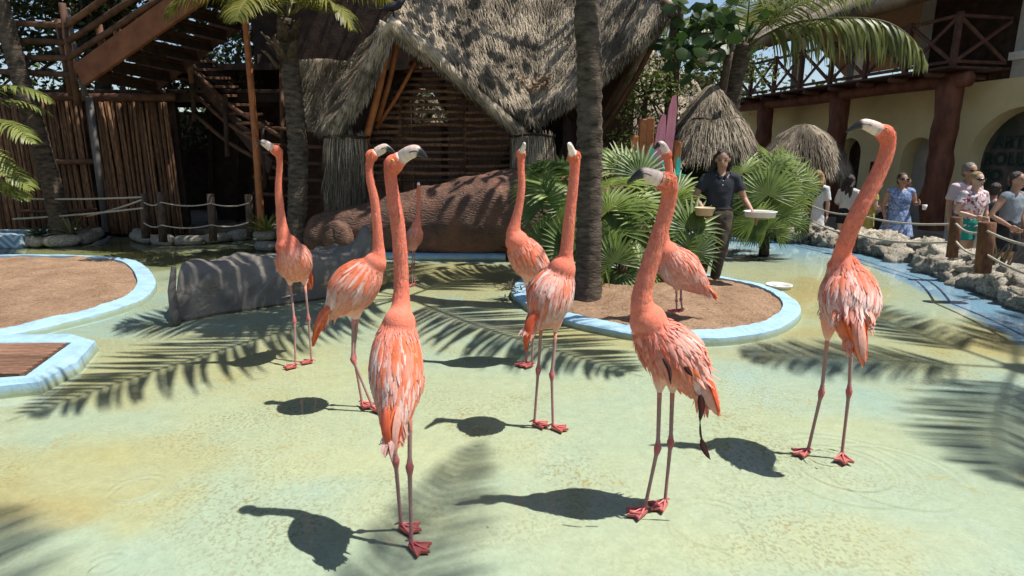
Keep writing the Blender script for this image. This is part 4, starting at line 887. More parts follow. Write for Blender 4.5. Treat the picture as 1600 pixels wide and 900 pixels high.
# ---------------------------------------------------------------- building on the right
random.seed(31)
BU = Vector((.221, -.975, 0)).normalized(); BN = Vector((BU.y * -1, BU.x, 0))            # along the wall towards the camera; into the wall
BP = Vector((9.14, 13, 0))
def bl(s, t_, z): return BP + BU * s + BN * t_ + Vector((0, 0, z))
M['cream'] = mat('cream_render', (.70, .59, .30), (.78, .67, .38), scale=2, bump=.15, bscale=60, rough=.9)
M['greywall'] = mat('grey_render', (.4, .38, .34), (.5, .48, .43), scale=3, bump=.15, bscale=60, rough=.9)
M['redlog'] = mat('reddish_log', (.085, .03, .016), (.2, .075, .04), scale=6, stretch=(1, 1, .4), bump=.6, bscale=14, bdist=.04, rough=.65)
M['balwood'] = mat('balcony_wood', (.06, .027, .018), (.12, .055, .035), scale=6, bump=.3, bscale=30, rough=.7, rnd=.2)
B = Thing('two_storey_building', 'cream two-storey building with log columns, arches and a thatched terrace on the right', 'building', bl(-3, .9, -.4))
def arch_wall(s0, s1, z0, z1, arches, t0, depth):
    mb = MB(); P = lambda s, z, t_=t0: bl(s, t_, z)
    cur = s0
    for c_, hw, zs in sorted(arches):
        mb.add([P(cur, z0), P(c_ - hw, z0), P(c_ - hw, z1), P(cur, z1)], [(0, 1, 2, 3)]); n_ = 20
        A = [(c_ - hw * math.cos(math.pi * k / n_), zs + hw * math.sin(math.pi * k / n_)) for k in range(n_ + 1)]
        for (a, za), (b, zb) in zip(A[:-1], A[1:]):
            mb.add([P(a, za), P(b, zb), P(b, z1), P(a, z1)], [(0, 1, 2, 3)]); mb.add([P(a, za), P(b, zb), P(b, zb, t0 + depth), P(a, za, t0 + depth)], [(0, 1, 2, 3)])
        for s_ in (c_ - hw, c_ + hw): mb.add([P(s_, z0), P(s_, zs), P(s_, zs, t0 + depth), P(s_, z0, t0 + depth)], [(0, 1, 2, 3)])
        cur = c_ + hw
    mb.add([P(cur, z0), P(s1, z0), P(s1, z1), P(cur, z1)], [(0, 1, 2, 3)]); return mb
def bbox_(mb, s0, s1, t0, t1, z0, z1, **k):
    mb.box(bl((s0 + s1) / 2, (t0 + t1) / 2, (z0 + z1) / 2), (abs(s1 - s0), abs(t1 - t0), abs(z1 - z0)), Matrix((BU, BN, (0, 0, 1))).transposed(), **k)
B.part('wall', arch_wall(-9, 5, -.4, 3.0, [(.92, 1.1, 1.33), (-1.42, .48, 1.4), (-3.6, .42, 1.5)], .9, .45), M['cream'], smooth=False)
m_ = MB(); bbox_(m_, -1.95, -.9, 1.3, 1.36, -.4, 2.0); B.part('niche_back', m_, M['greywall'], smooth=False)
m_ = MB(); bbox_(m_, -4.05, -3.15, 1.3, 1.36, -.4, 2.0); B.part('door', m_, M['darkwood'], smooth=False)
t = NT('mural_panel'); c = t.ramp(t.noise(1.8, 3, .5), [(.42, (.035, .045, .04)), (.55, (.10, .085, .07)), (.7, (.14, .11, .10))]); t.l(c, t.b.inputs['Base Color']); t.b.inputs['Roughness'].default_value = .35; M['mural2'] = t.m
m_ = MB(); bbox_(m_, -.3, 2.2, 1.32, 1.38, -.4, 2.6); MU = B.part('mural_panel', m_, M['mural2'], smooth=False)
M['dkgreen'] = mat('green_lettering', (.012, .03, .022), (.02, .05, .035), bump=0); M['outline'] = mat('pale_outline', (.05, .065, .055), (.07, .09, .075), bump=0)
def lettering(txt, s, z, size):
    for mt, off, out_ in ((M['outline'], .0, .03), (M['dkgreen'], .006, .0)):
        cu = bpy.data.curves.new('letters', 'FONT'); cu.body = txt; cu.size = size; cu.offset = out_; cu.extrude = .004; tmp = bpy.data.objects.new('tmp', cu); COL.objects.link(tmp)
        dg = bpy.context.evaluated_depsgraph_get(); dg.update(); me = bpy.data.meshes.new_from_object(tmp.evaluated_get(dg)); bpy.data.objects.remove(tmp)
        o = link('lettering', me, mt, MU); ML = Matrix.Translation(bl(s, 1.305 - off, z) - B.base) @ Matrix((BU, (0, 0, 1), -BN)).transposed().to_4x4(); o.matrix_local = ML
lettering('ARTID', .02, 1.62, .36); lettering('ROLUN', -.12, 1.27, .36); lettering('TO', -.12, .94, .32)
for s_, z_, h in [(.55, .75, .3), (.85, .8, .34)]:
    m_ = MB(); m_.ball(bl(s_, 1.31, z_), (.05, .02, h / 2), 8, 8); B.part('painted_stroke', m_, M['dkgreen'], parent=MU)
m_ = MB(); bbox_(m_, -9, 6, -.5, .9, -.6, -.12); B.part('veranda', m_, M['walk'], smooth=False)
for s_, r in [(0, .24), (-3.08, .23), (-6.15, .23)]:
    m_ = MB(); m_.tube([bl(s_ + .03 * math.sin(k * 1.3), .02 * math.sin(k), lerp(-.42, 3.02, k / 14)) for k in range(15)], [r * (1 + .07 * math.sin(k * 2.1)) for k in range(15)], 16, jit=.035); B.part('column', m_, M['redlog'])
m_ = MB(); m_.tube([bl(-8.8 + k * .92, -.02, 2.98 + .02 * math.sin(k)) for k in range(11)], .15, 12, jit=.05); B.part('log_beam', m_, M['redlog'])
for k in range(10):
    m_ = MB(); s_ = -8.4 + k * .92; m_.tube([bl(s_, -.55, 3.1), bl(s_, 1., 3.1)], .06, 8, jit=.05); B.part('joist', m_, M['balwood'])
for k in range(12): m_ = MB(); bbox_(m_, -8.8, .42, -.55 + k * .13, -.55 + k * .13 + .12, 3.17, 3.21); B.part('balcony_plank', m_, M['balwood'], smooth=False)
# cross-braced railing
def rail_bay(T, p, q, h=.95, w=.07):
    up = Vector((0, 0, 1))
    for z in (.1, h): m_ = MB(); m_.beam(p + up * z, q + up * z, w, w * .9, bev=.006); T.part('rail', m_, M['balwood'], smooth=False)
    for a, b in (((p, .12), (q, h - .05)), ((p, h - .05), (q, .12))):
        m_ = MB(); m_.beam(a[0] + up * a[1], b[0] + up * b[1], w * .8 if a[1] < .5 else w * .6, w, bev=.006); T.part('cross_brace', m_, M['balwood'], smooth=False)
def rail_post(T, p, h=1.02): m_ = MB(); m_.box(p + Vector((0, 0, h / 2)), (.1, .1, h), Matrix((BU, BN, (0, 0, 1))).transposed(), bev=.008); T.part('rail_post', m_, M['balwood'], smooth=False)
ss = [.36 - 1.12 * k for k in range(9)]
for k, s_ in enumerate(ss):
    rail_post(B, bl(s_, -.45, 3.2))
    if k: rail_bay(B, bl(ss[k - 1] - .06, -.45, 3.2), bl(s_ + .06, -.45, 3.2))
rail_bay(B, bl(.36, -.39, 3.2), bl(.36, .84, 3.2))
m_ = MB(); bbox_(m_, .42, 6, .95, 1.3, 3.0, 6.5); B.part('upper_wall', m_, M['greywall'], smooth=False)
m_ = MB(); bbox_(m_, .40, 6, .85, 1.0, 3.35, 3.5); B.part('band', m_, M['white'], smooth=False)
m_ = MB(); bbox_(m_, -1.6, .42, 1.0, 1.2, 3.0, 6.5); B.part('upper_wall', m_, M['darkwood'], smooth=False)
for s_ in (-1.75, -3.9, -6.2): m_ = MB(); bbox_(m_, s_ - .13, s_ + .13, .9, 1.15, 3.2, 5.4); B.part('terrace_pillar', m_, M['greywall'], smooth=False)
random.seed(33)
thatch_patch(B, [bl(1.6, 2.4, 7.2), bl(-4, 2.4, 7.4), bl(-9.5, 2.4, 7.2)], [bl(1.2, -1.0, 4.75), bl(-4, -1.1, 4.65), bl(-9.8, -.9, 4.6)], 20, 12, .3, 6000, sag=.1, up=Vector((-1, 0, 1)), k=.95)
thatch_patch(B, [bl(1.6, 2.4, 7.2), bl(-4, 2.4, 7.4), bl(-9.5, 2.4, 7.2)], [bl(1.2, 6.0, 4.6), bl(-4, 6, 4.6), bl(-9.8, 6, 4.6)], 10, 8, .3, 300, up=Vector((1, 0, 1)), k=.9)
M['redsign'] = mat('red_board', (.1, .012, .012), (.14, .02, .018), bump=.1); m_ = MB(); bbox_(m_, -2.75, -2.25, .84, .87, .85, 1.3); B.part('red_board', m_, M['redsign'], smooth=False)
# ---------------------------------------------------------------- palapas: round thatched parasols
def palapa(label, px, ytop, ybot, wpx, Y, seed, ns=2600, k=1., layers=2):
    random.seed(seed); top = at(px, ytop, Y); bot = at(px, ybot, Y); r = wpx * mpp(bot) / 2; base = Vector((bot.x, Y, -.4))
    T = Thing('palapa', label, 'palapa', base, 'thatched parasols'); H_ = top.z - bot.z
    prof = [(0, .02), (.03, .13), (.22, .38), (.5, .64), (.52, .70), (.78, .89), (1., 1.)] if layers == 2 else [(0, .02), (.04, .22), (.22, .54), (.5, .80), (.75, .93), (1, 1)]
    mb = MB(); n_ = 36; vs = []; cs = []
    for f_, rr in prof:
        for q in range(n_):
            a = 2 * math.pi * q / n_; p = Vector((bot.x + r * rr * math.cos(a) * U(.97, 1.03), Y + r * rr * math.sin(a) * U(.97, 1.03), top.z - H_ * f_ + U(-.02, .02))); vs.append(p); cs.append(thcol(p, k * .8))
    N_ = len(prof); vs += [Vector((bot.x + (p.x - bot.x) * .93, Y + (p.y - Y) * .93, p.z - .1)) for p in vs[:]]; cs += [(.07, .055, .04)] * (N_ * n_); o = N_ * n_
    fs = [(i * n_ + q, i * n_ + (q + 1) % n_, (i + 1) * n_ + (q + 1) % n_, (i + 1) * n_ + q) for i in range(N_ - 1) for q in range(n_)]
    fs += [tuple(o + x for x in f_[::-1]) for f_ in fs[:]] + [((N_ - 1) * n_ + q, (N_ - 1) * n_ + (q + 1) % n_, o + (N_ - 1) * n_ + (q + 1) % n_, o + (N_ - 1) * n_ + q) for q in range(n_)] + [tuple(range(n_))]
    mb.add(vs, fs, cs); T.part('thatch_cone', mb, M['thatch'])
    st = MB()
    for _ in range(ns):
        f_ = U(0, 1) ** .7; i = max(j for j in range(N_ - 1) if prof[j][0] <= f_); u = (f_ - prof[i][0]) / (prof[i + 1][0] - prof[i][0]); rr = lerp(prof[i][1], prof[i + 1][1], u) * r; a = U(0, 2 * math.pi)
        o_ = Vector((math.cos(a), math.sin(a), 0)); p = Vector((bot.x, Y, top.z - H_ * f_)) + o_ * rr * 1.01; d = (o_ * r * .75 + Vector((U(-.1, .1), U(-.1, .1), -H_))).normalized(); nr = (o_ * H_ + Vector((0, 0, r))).normalized()
        strand(st, p, nr, d, U(.15, .35), U(.005, .012), U(.01, .04), k)
    T.part('straw', st, M['thatch'], kind='stuff', fix=False)
    m_ = MB(); m_.tube([base, (bot.x, Y, bot.z + .2), (bot.x, Y, top.z - .2)], .09, 10, jit=.04); T.part('post', m_, M['wood'])
    b_ = MB(); zz = top.z - H_ * .5; b_.tube([(bot.x + r * .68 * math.cos(a), Y + r * .68 * math.sin(a), zz - .03 + .02 * math.sin(a * 5)) for a in [2 * math.pi * q / 24 for q in range(25)]], .022, 6); T.part('binding', b_, M['darkwood'])
palapa('pointed thatched parasol right behind the woman carrying trays', 1106, 133, 238, 140, 9.8, 41, 5200, k=.72)
palapa('low rounded thatched parasol in front of the log columns', 1250, 194, 268, 130, 13.2, 42, 4200, k=.85, layers=1)
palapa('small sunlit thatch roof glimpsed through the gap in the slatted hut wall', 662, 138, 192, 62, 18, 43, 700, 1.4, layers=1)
random.seed(44)
FR = Thing('far_thatched_roof', 'large pale thatched roof rising behind the bushes right of the hut', 'roof', at(1010, 300, 17))
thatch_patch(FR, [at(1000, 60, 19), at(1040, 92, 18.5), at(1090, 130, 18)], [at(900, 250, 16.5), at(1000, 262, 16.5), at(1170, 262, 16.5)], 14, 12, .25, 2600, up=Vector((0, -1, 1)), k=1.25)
for x in (940, 1060): m_ = MB(); m_.tube([at(x, 240, 17), Vector((at(x, 240, 17).x, 17, -.4))], .1, 8); FR.part('post', m_, M['wood'])
# ---------------------------------------------------------------- rock wall with posts and ropes
random.seed(51)
RW = Thing('rock_wall', 'rough wall of pale limestone boulders along the right edge of the pool', 'wall', gp(1420, 411))
Wp = [Vector(p) for p in WALL]; d_ = 0
for a, b in zip(Wp[:-1], Wp[1:]):
    L = (b - a).length; n_ = max(1, int(L / .24))
    if a.y < 1.5: break
    for i in range(n_):
        c_ = lerp(a, b, (i + .5) / n_); nrm = Vector((-(b - a).y, (b - a).x, 0)).normalized(); nrm = nrm if nrm.x > 0 else -nrm
        far = sstep(3.5, 8, c_.y); hh = lerp(.27, .17, far)
        for row, (o, z, s) in enumerate([(.10, .03, .15), (.22, hh * .45, .17), (.4, hh * .6, .19), (.42, .0, .24), (.45, -.3, .26)]):
            s *= U(.75, 1.3); RW.inst('stone', random.choice(ROCK), None, place(c_ + nrm * (o + U(-.05, .05)) + (b - a).normalized() * U(-.1, .1) + Vector((0, 0, z + U(-.04, .05))), (s * U(.8, 1.2), s * U(.8, 1.1), s * U(.6, .9)), U(0, 6), U(-.5, .5), U(-.5, .5)))
M['rpost'] = mat('rope_post', (.09, .037, .018), (.2, .09, .045), scale=9, stretch=(3, 3, 1), bump=.5, bscale=30, rough=.85)
RP2 = Thing('rope_barrier', 'brown posts strung with two ropes on top of the limestone wall', 'fence', gp(1500, 400))
PR = [(1262, 350, 311, 10.2), (1336, 378, 324, 9.1), (1492, 388, 340, 7.1), (1540, 412, 348, 6.0), (1700, 470, 372, 4.6)]
for px, yb, yt, Y in PR:
    r = .06 if px != 1540 else .075; m_ = MB(); m_.tube([at(px - 5, yb + 14, Y), at(px, (yb + yt) / 2, Y), at(px + 3, yt, Y), at(px + 3.2, yt - 1, Y)], [r, r, r, r * .8], 10, jit=.03); RP2.part('post', m_, M['rpost'])
for (p, q) in zip(PR[:-1], PR[1:]):
    for f_ in (.2, .78): rope(RP2, at(p[0] + 2, lerp(p[2], p[1], f_), p[3] - .05), at(q[0] + 2, lerp(q[2], q[1], f_), q[3] - .05), .06, .013)
for f_ in (.2, .78): rope(RP2, at(1180, lerp(306, 345, f_), 11.2), at(1262, lerp(311, 350, f_), 10.15), .05, .013)
# ---------------------------------------------------------------- people
SKIN = {'tan': ((.36, .2, .13), (.42, .24, .16)), 'light': ((.5, .31, .22), (.58, .37, .27)), 'brown': ((.25, .13, .08), (.31, .165, .105))}
for k_, (a, b) in SKIN.items(): M['skin_' + k_] = mat('skin_' + k_, a, b, scale=8, rough=.5, bump=.1, bscale=80, spec=.4)
M['hair_dark'] = mat('dark_hair', (.012, .008, .006), (.04, .024, .017), scale=12, stretch=(6, 6, 1), bump=.6, bscale=40, rough=.45, spec=.5)
M['hair_blond'] = mat('fair_hair', (.22, .13, .06), (.42, .28, .14), scale=12, stretch=(6, 6, 1), bump=.6, bscale=40, rough=.5)
M['hair_grey'] = mat('grey_hair', (.12, .1, .085), (.2, .17, .14), scale=12, bump=.5, bscale=40, rough=.5)
M['black'] = mat('black_cloth', (.012, .012, .014), (.022, .022, .026), rough=.85, bump=.3); M['glossblack'] = mat('dark_lens', (.008, .008, .009), rough=.15, bump=0, spec=.6)
def cloth(nm, a, b, scale=8, **k): M[nm] = mat(nm, a, b, scale=scale, rough=.9, bump=.35, bscale=14, bdist=.03, **k)
cloth('navy_polo', (.022, .025, .032), (.036, .04, .05)); cloth('khaki', (.06, .048, .034), (.085, .07, .05)); cloth('white_cloth', (.5, .52, .52), (.62, .62, .6)); cloth('mustard', (.33, .27, .06), (.4, .33, .09)); cloth('pale_pink', (.5, .4, .43), (.56, .46, .48)); cloth('teal_cloth', (.02, .25, .2), (.03, .31, .25)); cloth('grey_cloth', (.16, .19, .22), (.23, .26, .29)); cloth('white_short', (.5, .5, .5), (.6, .6, .6))
cloth('blue_print', (.10, .17, .36), (.34, .42, .58), scale=28, lo=.42, hi=.6); cloth('floral', (.62, .58, .57), (.28, .03, .07), scale=22, lo=.5, hi=.58); cloth('boot', (.02, .018, .016), (.03, .027, .024)); cloth('navy', (.012, .016, .03), (.02, .025, .045))
def person(label, base, H_, yaw, skin, hair, top, bottom, arms, group='visitors behind the rope', legs=None, voxel=.014, lean=0., long_hair=0., glasses=False, head_turn=0., head_tilt=0., build=1., fine=False, shoes='boot'):
    """yaw 0 faces the camera; arms: {side: (elbow, hand)} in heights, local x = the person's left, y = forward"""
    base = Vector(base); T = Thing('person', label, 'person', base, group)
    Rz = Matrix.Rotation(yaw, 3, 'Z')
    def L(x, y, z):
        y2 = y + lean * max(0, z - .5); return base + Rz @ Vector((x * H_, -y2 * H_, z * H_))
    w = build; hx = -.0
    mb = MB()
    mb.tube([L(0, 0, .47), L(0, 0, .53), L(0, .0, .60), L(0, .005, .70), L(0, 0, .78), L(0, -.005, .825)], [(.060 * H_ * w, .09 * H_ * w), (.066 * H_ * w, .098 * H_ * w), (.055 * H_ * w, .078 * H_ * w), (.062 * H_ * w, .088 * H_ * w), (.055 * H_ * w, .098 * H_), (.035 * H_, .07 * H_)], 16, side=Rz @ Vector((0, -1, 0)))
    Rh = Rz @ Matrix.Rotation(head_turn, 3, 'Z') @ Matrix.Rotation(head_tilt, 3, 'X'); hc = L(0, .012, .925)
    mb.tube([L(0, -.01, .80), L(0, 0, .845), hc - Vector((0, 0, .03 * H_))], [.036 * H_, .031 * H_, .032 * H_], 10)
    def Hd(x, y, z): return hc + Rh @ Vector((x * H_, -y * H_, z * H_))
    mb.ball(Hd(0, -.008, .012), (.047 * H_, .056 * H_, .058 * H_), 14, 10, rot=Rh); mb.ball(Hd(0, .012, -.03), (.037 * H_, .042 * H_, .043 * H_), 12, 8, rot=Rh)
    mb.tube([Hd(0, .048, .012), Hd(0, .062, -.012), Hd(0, .05, -.018)], [.007 * H_, .011 * H_, .009 * H_], 8)
    for s in (-1, 1): mb.ball(Hd(s * .048, -.004, .0), (.008 * H_, .013 * H_, .02 * H_), 8, 6, rot=Rh)
    lg = legs or {1: ((.052, .01, .28), (.055, 0, .045)), -1: ((-.052, .01, .28), (-.055, 0, .045))}
    for s in (-1, 1):
        k, a = lg[s]; mb.tube([L(s * .048, 0, .53), L(*[lerp(p, q, .35) for p, q in zip((s * .05, 0, .5), k)]), L(*k), L(*[lerp(p, q, .35) for p, q in zip(k, a)]), L(*a)], [.058 * H_ * w, .052 * H_ * w, .034 * H_, .034 * H_, .02 * H_], 10)
    hands = []
    for s in (-1, 1):
        e, h = arms[s]; sh = (s * .105 * (1 + .3 * (w - 1)), -.005, .80); mb.tube([L(sh[0] * .7, sh[1], .80), L(*sh), L(*[lerp(p, q, .5) for p, q in zip(sh, e)]), L(*e), L(*[lerp(p, q, .4) for p, q in zip(e, h)]), L(*h)], [.03 * H_, .032 * H_ * w, .028 * H_ * w, .023 * H_, .022 * H_, .015 * H_], 10); hands.append((L(*e), L(*h), s))
    vs, fs = remesh(mb, voxel, 5, .5); out = MB(); out.add(vs, fs)
    for e, h, s in hands:
        d = (h - e).normalized(); sd = (Rz @ Vector((s, 0, 0))); sd = (sd - d * sd.dot(d)); sd = sd.normalized() if sd.length > .1 else d.orthogonal().normalized(); up_ = d.cross(sd)
        out.ball(h + d * .022 * H_, (.026 * H_, .011 * H_, .03 * H_), 10, 7, rot=Matrix((up_, sd, d)).transposed())
        for f_ in range(4):
            o = h + d * .045 * H_ + up_ * ((f_ - 1.5) * .0115 * H_); Lf = (.04, .047, .045, .035)[f_] * H_; out.tube([o - d * .01 * H_, o + d * Lf * .5 - sd * .004 * H_, o + d * Lf - sd * .016 * H_], [.0062 * H_, .0056 * H_, .0042 * H_], 6)
        o = h + d * .012 * H_ + up_ * .022 * H_; out.tube([o, o + d * .018 * H_ + up_ * .014 * H_ - sd * .006 * H_, o + d * .036 * H_ + up_ * .014 * H_ - sd * .014 * H_], [.0075 * H_, .0065 * H_, .005 * H_], 6)
    T.part('body', out, M['skin_' + skin])
    for s in (-1, 1):
        if not glasses:
            m_ = MB(); m_.ball(Hd(s * .019, .043, .008), (.008 * H_, .004 * H_, .004 * H_), 8, 5, rot=Rh); T.part('eye', m_, M['glossblack'])
            m_ = MB(); m_.tube([Hd(s * .009, .047, .02), Hd(s * .02, .046, .023), Hd(s * .031, .04, .018)], .0022 * H_, 5); T.part('eyebrow', m_, M[hair])
    m_ = MB(); m_.tube([Hd(-.014, .046, -.038), Hd(0, .052, -.037), Hd(.014, .046, -.038)], [.0025 * H_, .0045 * H_, .0025 * H_], 6); T.part('mouth', m_, mat('lips', (.3, .1, .08), (.34, .12, .1), bump=0) if 'lips' not in bpy.data.materials else bpy.data.materials['lips'])
    if glasses:
        m_ = MB()
        m_.tube([Hd(-.046, .03, .008), Hd(-.03, .05, .006), Hd(-.008, .056, .008), Hd(.008, .056, .008), Hd(.03, .05, .006), Hd(.046, .03, .008)], [.004 * H_, .012 * H_, .006 * H_, .006 * H_, .012 * H_, .004 * H_], 8)
        for s in (-1, 1): m_.tube([Hd(s * .046, .03, .008), Hd(s * .05, -.01, .01)], .003 * H_, 5)
        T.part('sunglasses', m_, M['glossblack'])
    hm = MB(); hm.ball(Hd(0, -.018, .022), (.053 * H_, .056 * H_, .058 * H_), 14, 10, rot=Rh)
    if long_hair:
        for s in (-1, 0, 1): hm.tube([Hd(s * .04, -.02, .03), Hd(s * .05, -.035, -.04), L(s * .05, -.055, .85), L(s * .045 + (.04 if s > 0 else 0), -.05 + (.06 if s > 0 else 0), .85 - long_hair)], [.025 * H_, .03 * H_, .03 * H_, .012 * H_], 8)
    else: hm.ball(Hd(0, -.04, -.015), (.044 * H_, .03 * H_, .04 * H_), 10, 8, rot=Rh)
    vs, fs = remesh(hm, voxel * .8, 3, .5); hm2 = MB(); hm2.add([tuple(Vector(v) + Vector((noise.noise(Vector(v) * 30), noise.noise(Vector(v) * 31 + Vector((5, 0, 0))), 0)) * .006) for v in vs], fs); T.part('hair', hm2, M[hair])
    sdv = Rz @ Vector((0, -1, 0))
    # clothes
    def torso(z0, flare, mt, sleeve, nm, zt=.815, strap=False):
        c_ = MB(); zs = [z0] + [z for z in (.36, .45, .53, .60, .70, .78) if z > z0 + .03] + [zt]
        rx = {.36: .108, .45: .106, .53: .104, .60: .09, .70: .098, .78: .108}; ry = {.36: .08, .45: .076, .53: .074, .60: .066, .70: .074, .78: .062}
        R_ = []
        for z in zs:
            a = rx.get(z, .105 if z < .6 else .062); b = ry.get(z, .08 if z < .6 else .042)
            if z < .56: a += flare * (.56 - z); b += flare * (.56 - z) * .8
            R_.append((b * H_ * w, a * H_ * w))
        c_.tube([L(0, 0, z) for z in zs], R_, 18, side=sdv)
        if sleeve:
            for s in (-1, 1):
                e, h = arms[s]; sh = (s * .10, -.005, .795); en = [lerp(p, q, min(1, sleeve)) for p, q in zip(sh, e)]; pts = [L(s * .05, 0, .80), L(*sh), L(*en)]; rr = [.045 * H_, .043 * H_ * w, .041 * H_ * w]
                if sleeve > 1: pts.append(L(*[lerp(p, q, sleeve - 1) for p, q in zip(e, h)])); rr.append(.03 * H_)
                c_.tube(pts, rr, 10)
        v2, f2 = remesh(c_, voxel, 4, .5); o = MB(); o.add([tuple(Vector(v) + Vector((0, 1, 0)) * 0 + Vector((noise.noise(Vector(v) * 11), noise.noise(Vector(v) * 11 + Vector((3, 1, 0))), 0)) * .009) for v in v2], f2); T.part(nm, o, M[mt])
    def trousers(zb, mt, wide=1., nm='trousers'):
        c_ = MB(); c_.tube([L(0, 0, .60), L(0, 0, .54), L(0, 0, .47), L(0, 0, .445)], [(.064 * H_ * w, .09 * H_ * w), (.08 * H_ * w, .108 * H_ * w), (.078 * H_ * w, .104 * H_ * w), (.06 * H_ * w, .09 * H_ * w)], 16, side=sdv)
        for s in (-1, 1):
            k, a = lg[s]; hip = (s * .05, 0, .52); pts = [L(*hip), L(*[lerp(p, q, .4) for p, q in zip(hip, k)])]; rr = [.064 * H_ * w, .062 * H_ * w * wide]
            if zb < .3: pts += [L(*k), L(*[lerp(p, q, .5) for p, q in zip(k, a)]), L(*[lerp(p, q, .95) for p, q in zip(k, a)])]; rr += [.048 * H_ * wide, .042 * H_ * wide, .034 * H_ * wide]
            else: q_ = (.52 - zb) / (.52 - .28); pts.append(L(*[lerp(p, q, q_) for p, q in zip(hip, k)])); rr.append(.064 * H_ * w * wide)
            c_.tube(pts, rr, 12)
        v2, f2 = remesh(c_, voxel, 4, .5); o = MB(); o.add([tuple(Vector(v) + Vector((noise.noise(Vector(v) * 12), noise.noise(Vector(v) * 12 + Vector((3, 1, 0))), 0)) * .008) for v in v2], f2); T.part(nm, o, M[mt])
    torso(*top)
    if bottom: trousers(*bottom)
    for s in (-1, 1):
        k, a = lg[s]; m_ = MB(); f0 = L(a[0], a[1] - .02, .02); m_.tube([L(a[0], a[1] - .03, .018), L(a[0], a[1] + .02, .022), L(a[0], a[1] + .075, .014), L(a[0], a[1] + .095, .01)], [(.018 * H_, .022 * H_), (.024 * H_, .027 * H_), (.015 * H_, .029 * H_), (.008 * H_, .018 * H_)], 10, side=(0, 0, 1)); T.part('shoe', m_, M[shoes])
    return T, L
kb_ = gp(1114, 446)
kp, KL = person('young woman in a dark polo and khaki trousers carrying feeding trays by the island', kb_, 1.60 * .97, R(-8), 'tan', 'hair_dark', (.50, .02, 'navy_polo', .62, 'polo_shirt'), (.05, 'khaki', .98),
       {-1: ((-.175, .0, .66), (-.13, .13, .575)), 1: ((.17, .01, .65), (.215, .12, .55))}, group='keeper', legs={1: ((.03, .05, .29), (.0, .03, .05)), -1: ((-.06, .0, .29), (-.07, -.12, .05))}, voxel=.011, long_hair=.10, head_turn=R(-12), head_tilt=R(14))
kp.o['group'] = 'staff'
m_ = MB(); m_.tube([KL(.1 * math.cos(a), .068 * math.sin(a), .575) for a in [2 * math.pi * q / 16 for q in range(17)]], [(.018, .008)] * 17, 8); kp.part('belt', m_, M['boot'])
for s_ in (-1, 1):
    m_ = MB(); m_.tube([KL(s_ * .035, -.03, .845), KL(s_ * .04, .02, .835), KL(s_ * .012, .055, .80)], [(.008, .018), (.008, .022), (.006, .016)], 8); kp.part('collar', m_, M['navy_polo'])
for z_ in (.78, .75): m_ = MB(); m_.ball(KL(0, .078, z_), .006, 8, 6); kp.part('button', m_, M['white'])
M['tub'] = mat('cream_plastic', (.55, .43, .26), (.62, .5, .32), rough=.5, bump=.05); M['tray'] = mat('white_plastic', (.68, .68, .66), (.74, .74, .72), rough=.4, bump=.05)
def tub(nm, c, r, h, mt, label, cat, food=None, taper=.85):
    T = Thing(nm, label, cat, c); m_ = MB(); n_ = 28; vs = []
    for rr, z in ((r * taper, 0), (r * .97, h * .9), (r * 1.04, h * .92), (r * 1.04, h), (r * .94, h), (r * taper * .93, .012)):
        vs += [c + Vector((rr * math.cos(2 * math.pi * q / n_), rr * math.sin(2 * math.pi * q / n_), z)) for q in range(n_)]
    m_.add(vs, [(i * n_ + q, i * n_ + (q + 1) % n_, (i + 1) * n_ + (q + 1) % n_, (i + 1) * n_ + q) for i in range(5) for q in range(n_)] + [tuple(range(n_)), tuple(range(5 * n_, 6 * n_))]); T.part('dish', m_, mt)
    if food: m_ = MB(); m_.ball(c + Vector((0, 0, h * .7)), (r * .8, r * .8, h * .2), 16, 8); T.part('feed', m_, food)
    return T
tub('feed_tub', KL(-.135, .2, .545), .105, .085, M['tub'], 'small cream tub of feed in her right hand', 'tub', M['sand'])
tub('feed_tray', KL(.24, .2, .54), .165, .06, M['tray'], 'wide shallow white tray resting on her left hand', 'tray', M['sand'], .92)
dz = gp(1217, 449); tub('water_dish', Vector((dz.x, dz.y, .0)), .14, .035, M['tray'], 'flat white ring-shaped dish lying in the pool near the sand island', 'dish', None, .95)
def pb(px, yhead, Y, H_): p = at(px, yhead, Y); return Vector((p.x, Y, p.z - H_))
hang = {-1: ((-.135, -.01, .63), (-.14, .03, .48)), 1: ((.135, -.01, .63), (.14, .03, .48))}
tp_, TL = person('woman with fair hair in a loose white cover-up, black bag strap across her back', pb(1279, 266, 11.4, 1.62), 1.62, R(150), 'light', 'hair_blond', (.24, .10, 'white_cloth', .85, 'cover_up'), None, hang, long_hair=.08)
m_ = MB(); m_.tube([TL(-.09, -.06, .80), TL(0, -.1, .70), TL(.09, -.085, .58), TL(.13, -.02, .5)], .018, 8); tp_.part('bag_strap', m_, M['black']); m_ = MB(); m_.ball(TL(.15, -.02, .47), (.06, .09, .1), 12, 8); tp_.part('bag', m_, M['black'])
person('dark-haired woman in a white blouse and black shorts behind the tall flamingo neck', pb(1330, 273, 11.8, 1.58), 1.58, R(120), 'light', 'hair_dark', (.52, .02, 'white_cloth', .95, 'blouse'), (.40, 'black', 1.1, 'shorts'), {-1: ((-.14, .0, .64), (-.1, .12, .60)), 1: ((.14, .0, .64), (.1, .12, .60))}, long_hair=.14)
person('long-haired woman in a short mustard yellow dress, left of the blue dress', pb(1362, 279, 11.2, 1.55), 1.55, R(75), 'light', 'hair_dark', (.40, .08, 'mustard', .35, 'dress'), None, {-1: ((-.13, .03, .65), (-.08, .13, .66)), 1: ((.13, .03, .65), (.08, .13, .66))}, long_hair=.13, lean=.12)
